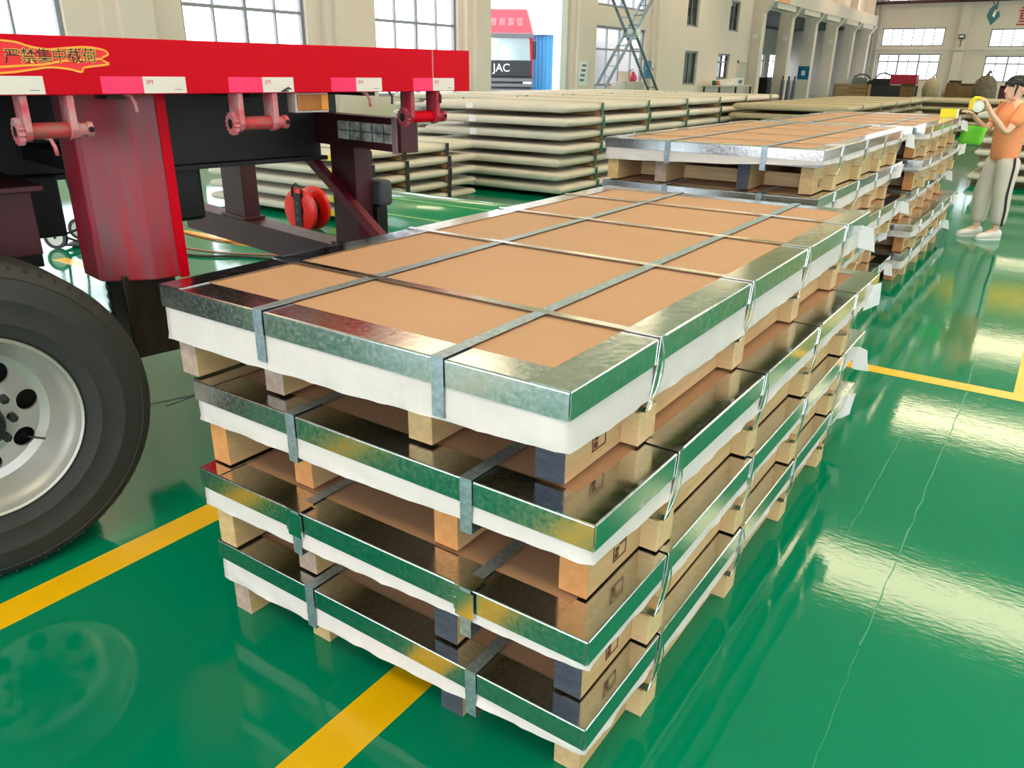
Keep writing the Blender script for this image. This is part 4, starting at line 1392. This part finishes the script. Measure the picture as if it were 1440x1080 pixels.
# small papers on the far stack
yc = MB().box(-0.075, 0.075, -0.004, 0.004, 0, 0.075)
ZTOP3 = (D2 + 0.0070) * 5 + 0.001
o = empty('yellow_card', (-1.02, 8.75, ZTOP3), math.radians(30))
MB().box(-0.075, 0.075, -0.003, 0.003, 0, 0.080).build('card', M_YSTK, o)
MB().box(0.076, 0.092, -0.003, 0.003, 0, 0.080).build('card_edge', M_PAPER, o)
tagthing(o, 'small bright yellow card standing on top of the stack near the woman', 'card')
gc = MB()
gc.loft([[Vector((-0.952 + 0.045 * i - 0.008 * j, 9.585 + 0.012 * math.sin(i * 0.9) - 0.01 * i, 1.14 - 0.045 * j + 0.006 * math.sin(i + j))) for i in range(6)] for j in range(5)], cap=False, closed_ring=False)
go = gc.build('green_plastic_sheet', mat('lime_green_plastic', srgb(126, 236, 76), 0.3), None, True)
sm = go.modifiers.new('thickness', 'SOLIDIFY')
sm.thickness = 0.003
tagthing(go, 'lime green plastic sheet hanging at the stack side under the woman\'s hands', 'plastic sheet')

# ------------------------------------------------------------------ far end of the hall
# crossing trestle ladder by the window
ld = empty('trestle_ladder', (XL + 1.15, 29.5, 0))
for (ya, za), (yb, zb), dx in (((3.45, 0.0), (-2.6, 5.3), 0.0), ((-3.5, 0.0), (2.5, 5.5), 0.06)):
    for x in (-0.2, 0.2):
        MB().bar((x + dx, ya, za), (x + dx, yb, zb), 0.05, 0.10, (1, 0, 0)).build('rail', M_ALU, ld)
    for k in range(1, 15):
        f = k / 15.0
        y, z = ya + (yb - ya) * f, za + (zb - za) * f
        MB().box(-0.2 + dx, 0.2 + dx, y - 0.06, y + 0.06, z - 0.02, z + 0.02).build('rung', M_ALU, ld)
MB().lathe([(0.0, -0.3), (0.16, -0.3), (0.16, 0.36), (0.0, 0.36)], 20, (0.0, 0.0, 3.02), 'X').build('pivot', M_GATE, ld)
tagthing(ld, 'tall grey trestle ladder with crossed legs leaning before the tall window', 'ladder')
bx_ = empty('switch_box', (XL, 33.58, 1.42))
MB().box(0, 0.14, -0.34, 0.34, 0, 0.68).build('case', M_BLUED, bx_, bev=0.02)
MB().box(0.14, 0.155, -0.30, 0.30, 0.06, 0.62).build('cover', M_BLUED, bx_, bev=0.01)
MB().box(0.155, 0.18, 0.20, 0.26, 0.30, 0.40).build('latch', M_MACHD, bx_)
tagthing(bx_, 'blue metal switch box fixed on the wall beside the crossed ladder', 'switch box')
cb = empty('steel_cabinet', (XL + 0.42, 31.0, 0))
MB().box(-0.32, 0.32, -0.9, 0.9, 0.06, 1.28).build('body', M_WALL2, cb, bev=0.01)
for y in (-0.44, 0.44):
    d_ = MB().box(0.32, 0.34, y - 0.42, y + 0.42, 0.10, 1.24).build('door', M_WALL2, cb, bev=0.005)
    MB().box(0.34, 0.37, y - 0.03 * (1 if y > 0 else -1) - 0.02, y + 0.02, 0.62, 0.76).build('handle', M_MACHD, d_)
MB().box(-0.3, 0.3, -0.88, 0.88, 0, 0.06).build('plinth', M_MACHD, cb)
tagthing(cb, 'low pale steel cabinet by the wall under the blue switch box', 'cabinet')
kb = empty('cardboard_box', (XL + 0.40, 30.65, 1.281), 0.3)
MB().box(-0.2, 0.2, -0.25, 0.25, 0, 0.38).build('carton', mat('pale_carton', srgb(206, 190, 172), 0.8), kb)
MB().quadbox([(0.2, -0.25, 0.38), (0.2, 0.25, 0.38), (0.205, 0.25, 0.38), (0.205, -0.25, 0.38), (0.34, -0.25, 0.47), (0.34, 0.25, 0.47), (0.345, 0.25, 0.47), (0.345, -0.25, 0.47)]).build('flap', M_SACK, kb)
tagthing(kb, 'open pale cardboard box on the steel cabinet by the ladder', 'box')
pb = MB().loft([ell((0, 0, z), a, b, 14) for z, a, b in ((0, 0.12, 0.18), (0.08, 0.17, 0.24), (0.22, 0.15, 0.2), (0.32, 0.06, 0.08), (0.38, 0.09, 0.10))]).build('plastic_bag', mat('pink_plastic', srgb(222, 70, 104), 0.35), None, True)
pb.location = (XL + 0.42, 31.4, 1.281)
tagthing(pb, 'pink plastic bag on the steel cabinet next to the cardboard box', 'bag')
nb = empty('notice_board', (XL + 0.305, 27.42, 1.15))
MB().box(0, 0.02, -0.30, 0.30, 0, 0.85).build('board', M_GATE, nb)
for k in range(4):
    MB().box(0.02, 0.024, -0.24 + 0.05 * k, 0.10 + 0.04 * k, 0.14 + 0.17 * k, 0.22 + 0.17 * k).build('printed_block', M_BLUED if k % 2 else M_CABGREY, nb)
tagthing(nb, 'white notice board with blue print on the column beside the gate', 'notice board')

# workbench along the office wall
wbx = empty('workbench', (XL + 0.6, 42.4, 0))
MB().box(-0.45, 0.45, -2.6, 2.2, 1.02, 1.08).build('top', M_WALL2, wbx)
for x in (-0.4, 0.4):
    for y in (-2.5, 2.1):
        MB().box(x - 0.04, x + 0.04, y - 0.04, y + 0.04, 0, 1.02).build('leg', M_MACHD, wbx)
tagthing(wbx, 'long pale workbench against the office wall', 'workbench')
wm = empty('white_machine', (XL + 0.6, 42.6, 1.081))
MB().quadbox([(-0.35, -1.2, 0), (0.35, -1.2, 0), (0.35, 1.0, 0), (-0.35, 1.0, 0), (-0.35, -0.2, 0.30), (0.35, -0.2, 0.30), (0.35, 0.8, 0.36), (-0.35, 0.8, 0.36)]).build('housing', M_GATE, wm, bev=0.02)
MB().box(0.35, 0.37, 0.1, 0.6, 0.08, 0.26).build('panel', M_CABGREY, wm)
tagthing(wm, 'white sloping machine standing on the workbench', 'machine')
for k, (y, m_, h_, lab) in enumerate(((40.2, M_GREENS, 0.22, 'small green pot on the workbench'), (40.6, mat('orange_pot', srgb(226, 120, 70), 0.5), 0.20, 'small orange pot on the workbench'), (41.0, M_WHITEP, 0.26, 'small white jar on the workbench'))):
    o = MB().lathe([(0.0, 0), (0.10, 0), (0.13, h_ * 0.5), (0.11, h_ * 0.85), (0.12, h_), (0.09, h_), (0.08, h_ * 0.6), (0.0, h_ * 0.55)], 16).build('pot', m_, None, True)
    o.location = (XL + 0.6, y, 1.081)
    tagthing(o, lab, 'pot')

# gas cylinders and dark press in the open bays
for k in range(3):
    g = empty('gas_cylinder', (-15.3 + 0.28 * k, 51.2 + 0.25 * k, 0))
    MB().lathe([(0.0, 0), (0.11, 0), (0.115, 0.03), (0.115, 1.22), (0.09, 1.32), (0.04, 1.38), (0.035, 1.42), (0.0, 1.42)], 18).build('bottle', M_CABGREY, g, True)
    MB().lathe([(0.05, 1.40), (0.055, 1.40), (0.055, 1.52), (0.03, 1.55), (0.0, 1.55)], 14).build('cap', M_MACHD, g, True)
    tagthing(g, 'grey gas cylinder standing in a row by the crane columns', 'gas cylinder', 'gas cylinders by the columns')
pr_ = empty('press_machine', (-17.6, 53.0, 0))
MB().box(-1.0, 1.0, -0.6, 0.6, 0, 1.2).build('base', M_MACHD, pr_, bev=0.03)
MB().box(-0.9, -0.4, -0.5, 0.5, 1.2, 1.75).build('head', M_BLACK, pr_, bev=0.03)
MB().box(0.3, 0.9, -0.4, 0.4, 1.2, 1.45).build('motor', M_MACHD, pr_, bev=0.05)
MB().cyl((-0.65, -0.62, 1.45), (-0.65, -0.52, 1.45), 0.18).build('flywheel', M_CABGREY, pr_)
tagthing(pr_, 'dark press machine standing in the side aisle behind the gas cylinders', 'machine')
sg = empty('column_sign', (XL + 0.2, COLY[2] - 0.301, 1.35))
MB().box(-0.40, 0.34, -0.03, 0, 0, 0.82).build('panel', M_BLUED, sg)
MB().box(-0.16, 0.10, -0.04, -0.03, 0.25, 0.55).build('white_square', M_GATE, sg)
tagthing(sg, 'square blue sign with white centre on a crane column', 'sign')
os_ = empty('orange_board', (XL + 0.951, 48.2, 5.36))
MB().box(0, 0.05, -0.5, 1.4, 0, 1.0).build('board', mat('orange_board_paint', srgb(236, 160, 110), 0.5), os_)
MB().bar((0.06, 0.9, 0.2), (0.06, 1.1, 0.8), 0.12, 0.02, (1, 0, 0)).bar((0.06, 0.6, 0.55), (0.06, 1.2, 0.62), 0.10, 0.02, (1, 0, 0)).build('red_mark', M_REEL, os_)
tagthing(os_, 'orange board with a red mark hung on the crane beam', 'sign')
for k in (0, 1, 2, 3):
    y = COLY[k] - 0.301
    fl = empty('floodlight', (XL + 0.42, y, 3.55 + 0.1 * k))
    MB().box(-0.03, 0.03, -0.35, 0, -0.02, 0.02).build('arm', M_MACHD, fl)
    MB().quadbox([(-0.16, -0.5, -0.10), (0.16, -0.5, -0.10), (0.10, -0.34, -0.06), (-0.10, -0.34, -0.06), (-0.16, -0.5, 0.12), (0.16, -0.5, 0.12), (0.10, -0.34, 0.08), (-0.10, -0.34, 0.08)]).build('lamp_head', M_GATE, fl)
    tagthing(fl, 'small white floodlight on the %s crane column counted from the office wall' % ('first', 'second', 'third', 'fourth')[k], 'floodlight', 'floodlights on the crane columns')

# machines and heaps before the end wall
lt = empty('lathe_machine', (-14.0, 68.3, 0))
MB().box(-1.1, 1.1, -0.7, 0.7, 0, 0.9).build('bed', M_MACHD, lt, bev=0.04)
MB().quadbox([(-1.0, -0.6, 0.9), (0.2, -0.6, 0.9), (0.2, 0.6, 0.9), (-1.0, 0.6, 0.9), (-0.9, -0.5, 1.55), (0.1, -0.5, 1.45), (0.1, 0.5, 1.45), (-0.9, 0.5, 1.55)]).build('headstock', M_MACH, lt, bev=0.04)
for x in (0.45, 0.9):
    MB().cyl((x, -0.72, 1.05), (x, -0.55, 1.05), 0.30, 20).build('flywheel', M_MACHD, lt)
MB().tube([(-0.9, -0.3, 1.55), (-0.5, -0.3, 1.75), (0.0, -0.3, 1.70), (0.3, -0.3, 1.4)], 0.05, 8).build('hose', M_BLKP, lt, True)
tagthing(lt, 'grey lathe machine with dark flywheels before the end wall', 'machine')
rm = empty('red_roller_machine', (-11.0, 65.6, 0))
MB().box(-2.1, 1.0, -0.5, 0.5, 0, 1.02).build('frame', M_MACHD, rm, bev=0.03)
MB().box(-0.8, 0.95, -0.55, 0.5, 1.08, 1.75).build('red_cover', M_MRED, rm, bev=0.03)
MB().box(-2.0, -0.85, -0.4, 0.4, 1.02, 1.45).build('gearbox', M_BLACK, rm, bev=0.04)
MB().tube([(-1.9, 0, 1.45), (-1.7, 0, 1.75), (-1.3, 0, 1.85), (-0.9, 0, 1.7)], 0.06, 8).build('hose', M_MACH, rm, True)
tagthing(rm, 'machine with long magenta red cover on a dark frame before the end wall', 'machine')
crt = empty('wooden_crate', (-13.2, 60.2, 0))
for z in (0.0, 0.28, 0.56, 0.84):
    MB().box(-1.1, 1.1, -0.5, -0.46, z + 0.02, z + 0.25).build('board', M_BATTEN, crt)
    MB().box(-1.1, 1.1, 0.46, 0.5, z + 0.02, z + 0.25).build('board', M_BATTEN, crt)
for x in (-1.1, 1.06):
    MB().box(x, x + 0.04, -0.5, 0.5, 0.0, 1.1).build('end_panel', M_BATTEN, crt)
MB().box(-1.06, 1.06, -0.46, 0.46, 0.0, 0.04).build('bottom_board', M_BATTEN, crt)
tagthing(crt, 'low wooden crate standing before the grey lathe machine', 'crate')


def sack(x, y, z, a, b, h_, rz, label, m_, seed):
    r = random.Random(seed)
    rings = []
    for f, s in ((0, 0.75), (0.15, 0.95), (0.5, 1.0), (0.8, 0.85), (1.0, 0.35)):
        rings.append([p + Vector((r.uniform(-.05, .05), r.uniform(-.05, .05), r.uniform(-.02, .02) if 0 < f < 1 else 0)) for p in ell((0, 0, h_ * f), a * s, b * s, 14)])
    body = MB().loft(rings)
    root = empty('woven_sack', (x, y, z), rz)
    body.build('sack_body', m_, root, True)
    MB().tube([(0, 0, h_ * 0.96), (0.05, 0.02, h_ * 1.10), (0.16, 0.05, h_ * 1.14)], [a * 0.22, a * 0.10, a * 0.18], 8).build('tied_neck', m_, root, True)
    tagthing(root, label, 'sack')


sack(-9.25, 66.8, 0, 0.55, 0.5, 1.55, 0.2, 'tall pale sack leaning beside the red-covered machine', M_SACK, 1)
sack(-8.1, 67.9, 0, 0.6, 0.5, 1.30, 0.9, 'squat pale sack second along from the red-covered machine', M_SACK, 2)
sack(-5.7, 65.2, 0, 0.75, 0.6, 1.75, 0.4, 'large grey-brown sack on the floor before the end wall', mat('grey_brown_sack', srgb(128, 112, 96), 0.8, 0, 0.4, 5), 3)
for k, (x, y, wd, dp_, h_, rz, lab, m_) in enumerate(((-7.7, 65.6, 0.8, 0.6, 1.25, 0.3, 'tall brown carton between the sacks at the end wall', M_BROWNJ),
                                                      (-6.9, 67.2, 0.9, 0.6, 1.05, -0.2, 'wide brown carton at the foot of the end wall heap', M_BATTEN),
                                                      (-10.1, 62.6, 0.9, 0.6, 1.0, 0.1, 'dark brown carton before the red-covered machine', M_BROWNJ),
                                                      (-4.5, 67.4, 1.0, 0.7, 0.95, 0.1, 'low rust-red carton beside the large grey-brown sack', M_MAROON))):
    o = empty('carton', (x, y, 0), rz)
    MB().box(-wd / 2, wd / 2, -dp_ / 2, dp_ / 2, 0, h_).build('carton_body', m_, o, bev=0.02)
    MB().quadbox([(-wd / 2, -dp_ / 2, h_), (wd / 2, -dp_ / 2, h_), (wd / 2, -dp_ / 2 + 0.01, h_), (-wd / 2, -dp_ / 2 + 0.01, h_),
                  (-wd / 2, -dp_ / 2 - 0.14, h_ + 0.16), (wd / 2, -dp_ / 2 - 0.14, h_ + 0.16), (wd / 2, -dp_ / 2 - 0.13, h_ + 0.16), (-wd / 2, -dp_ / 2 - 0.13, h_ + 0.16)]).build('flap', m_, o)
    tagthing(o, lab, 'carton')
db = empty('device_box', (-9.0, YB - 0.351, 4.45))
MB().box(-0.22, 0.22, -0.2, 0, 0, 0.32).build('case', M_MACHD, db, bev=0.02)
MB().box(-0.16, 0.16, -0.22, -0.2, 0.08, 0.24).build('front', M_GATE, db)
MB().tube([(0, -0.1, 0), (0, -0.1, -0.6)], 0.03, 6).build('conduit', M_MACHD, db)
tagthing(db, 'small dark device box on the pilaster of the end wall', 'device')

# overhead crane with hanging hook
cr = empty('overhead_crane', (0, 40, 0))
MB().box(XL + 0.6, XR - 0.1, -0.5, 0.5, 6.9, 7.7).build('bridge_girder', M_YELLOW, cr)
MB().box(-4.4, -3.2, -0.7, 0.7, 7.7, 8.2).build('trolley', M_MACH, cr)
MB().tube([(-3.80, -0.6, 7.7), (-3.80, -0.6, 4.35)], 0.025, 8).build('hoist_rope', M_MACHD, cr)
MB().tube([(-3.66, -0.6, 7.7), (-3.66, -0.6, 4.15)], 0.025, 8).build('hoist_rope', M_MACHD, cr)
hk = MB().prism([(-0.22, 0.05), (-0.02, -0.30), (0.24, 0.02), (0.20, 0.22), (0.10, 0.16), (0.0, 0.0), (-0.02, 0.20), (0.10, 0.42), (0.0, 0.48), (-0.16, 0.30)],
                lambda p: (-3.73 + p[0], -0.72, 3.87 + p[1]), lambda p: (-3.73 + p[0], -0.48, 3.87 + p[1]))
hk.build('hook_block', M_TEAL, cr, bev=0.02)
MB().prism([(-0.03, 0.05), (0.06, -0.02), (0.10, 0.16), (0.02, 0.14)], lambda p: (-3.73 + p[0], -0.74, 3.87 + p[1]), lambda p: (-3.73 + p[0], -0.72, 3.87 + p[1])).build('hook_label', M_GATE, cr)
tagthing(cr, 'overhead travelling crane with a teal hook block hanging on ropes', 'crane')
for k, ch_ in enumerate('重'):
    tm = text_mesh(ch_, 1.5, 0.03)
    tm.materials.append(mat('red_wall_letters', srgb(196, 40, 52), 0.5))
    o = obj('wall_lettering', tm)
    o.rotation_euler = (math.pi / 2, 0, 0)
    o.location = (-4.85, YB - 0.032, 5.9)
    tagthing(o, 'large red character fixed on the end wall above the windows', 'lettering')

# ------------------------------------------------------------------ truck and blue shed outside the gate
TK = empty('truck', (-19.6, 27.75, 0), math.radians(-56))
TK.rotation_euler.z = math.atan2(-0.827, 0.562)      # +x faces the gate and the hall


def cabbox(x0, x1, y0, y1, z0, z1, m_, nm, bev=0.05):
    return MB().box(x0, x1, y0, y1, z0, z1).build(nm, m_, TK, bev=bev)


cabbox(-2.0, 0.0, -1.22, 1.22, 1.05, 2.95, M_CABRED, 'cab_body', 0.08)
MB().quadbox([(-2.0, -1.22, 2.95), (0.0, -1.22, 2.95), (0.0, 1.22, 2.95), (-2.0, 1.22, 2.95), (-2.0, -1.05, 3.95), (-0.75, -0.95, 3.95), (-0.75, 0.95, 3.95), (-2.0, 1.05, 3.95)]).build('roof_deflector', M_CABRED, TK, bev=0.08)
MB().quadbox([(0.0, -1.1, 2.02), (0.05, -1.1, 2.02), (0.05, 1.1, 2.02), (0.0, 1.1, 2.02), (-0.02, -1.05, 2.86), (0.03, -1.05, 2.86), (0.03, 1.05, 2.86), (-0.02, 1.05, 2.86)]).build('windscreen', M_CABGL, TK)
cabbox(-0.02, 0.10, -1.18, 1.18, 2.84, 3.02, M_CABGREY, 'sun_visor', 0.03)
cabbox(0.0, 0.10, -1.15, 1.15, 1.42, 2.02, M_CABBLK, 'upper_grille', 0.03)
for z in (0.62, 0.82, 1.02, 1.22):
    cabbox(0.0, 0.14, -1.2, 1.2, z, z + 0.12, M_CABGREY, 'grille_bar', 0.02)
cabbox(-0.1, 0.06, -1.2, 1.2, 0.42, 1.42, M_CABBLK, 'bumper', 0.03)
for y in (-1.0, 1.0):
    cabbox(0.06, 0.12, y - 0.18, y + 0.18, 1.12, 1.34, M_GATE, 'headlamp', 0.03)
    s = 1 if y > 0 else -1
    cabbox(-0.1, 0.02, y + 0.28 * s - 0.06, y + 0.28 * s + 0.06, 2.05, 2.75, M_CABBLK, 'mirror', 0.03)
    MB().lathe([(0.0, -0.14), (0.50, -0.14), (0.52, -0.08), (0.52, 0.14), (0.0, 0.14)], 32, (-1.0, y, 0.52), 'Y').build('wheel', M_RUB, TK)
    MB().bar((0.0, y + 0.12 * s, 2.7), (-0.02, y + 0.25 * s, 2.65), 0.03, 0.03).build('mirror_arm', M_CABBLK, TK)
cabbox(-2.6, -0.1, -0.5, 0.5, 0.5, 1.06, M_CABBLK, 'chassis', 0.02)
tm = text_mesh('JAC', 0.42, 0.01)
tm.materials.append(M_GATE)
o = obj('lettering', tm, TK)
o.rotation_euler = (math.pi / 2, 0, math.pi / 2)
o.location = (0.115, -0.05, 1.72)
for y in (-0.5, -0.15, 0.2, 0.55):
    MB().box(-0.32, -0.26, y, y + 0.22, 3.30, 3.58).build('roof_mark', M_PINK, TK)
tagthing(TK, 'red truck cab with grey grille parked outside the open gate', 'truck')

sd_ = empty('blue_shed', (-19.3, 32.2, 0))
MB().box(-2.5, 0, -1.7, 1.7, 0, 3.05).build('wall', M_BLUE, sd_)
MB().box(-2.6, 0.12, -1.85, 1.85, 3.05, 3.18).build('roof', M_GATE, sd_)
for k in range(14):
    y = -1.65 + 0.24 * k
    MB().box(0.0, 0.04, y, y + 0.08, 0, 3.0).build('rib', M_BLUE, sd_)
    MB().box(-2.45 + 0.18 * k, -2.39 + 0.18 * k, -1.74, -1.7, 0, 3.0).build('rib', M_BLUE, sd_)
MB().box(0.03, 0.06, -0.5, 0.4, 0, 2.2).build('door', M_BLUED, sd_)
tagthing(sd_, 'bright blue corrugated shed standing outside beyond the gate', 'shed')
bp_ = MB().tube([(XL - 0.45, 26.62, 0), (XL - 0.45, 26.62, 6.4)], 0.07, 10)
tagthing(bp_.build('gate_post', M_BLUE, None, True), 'tall blue steel post standing just outside the gate opening', 'post')
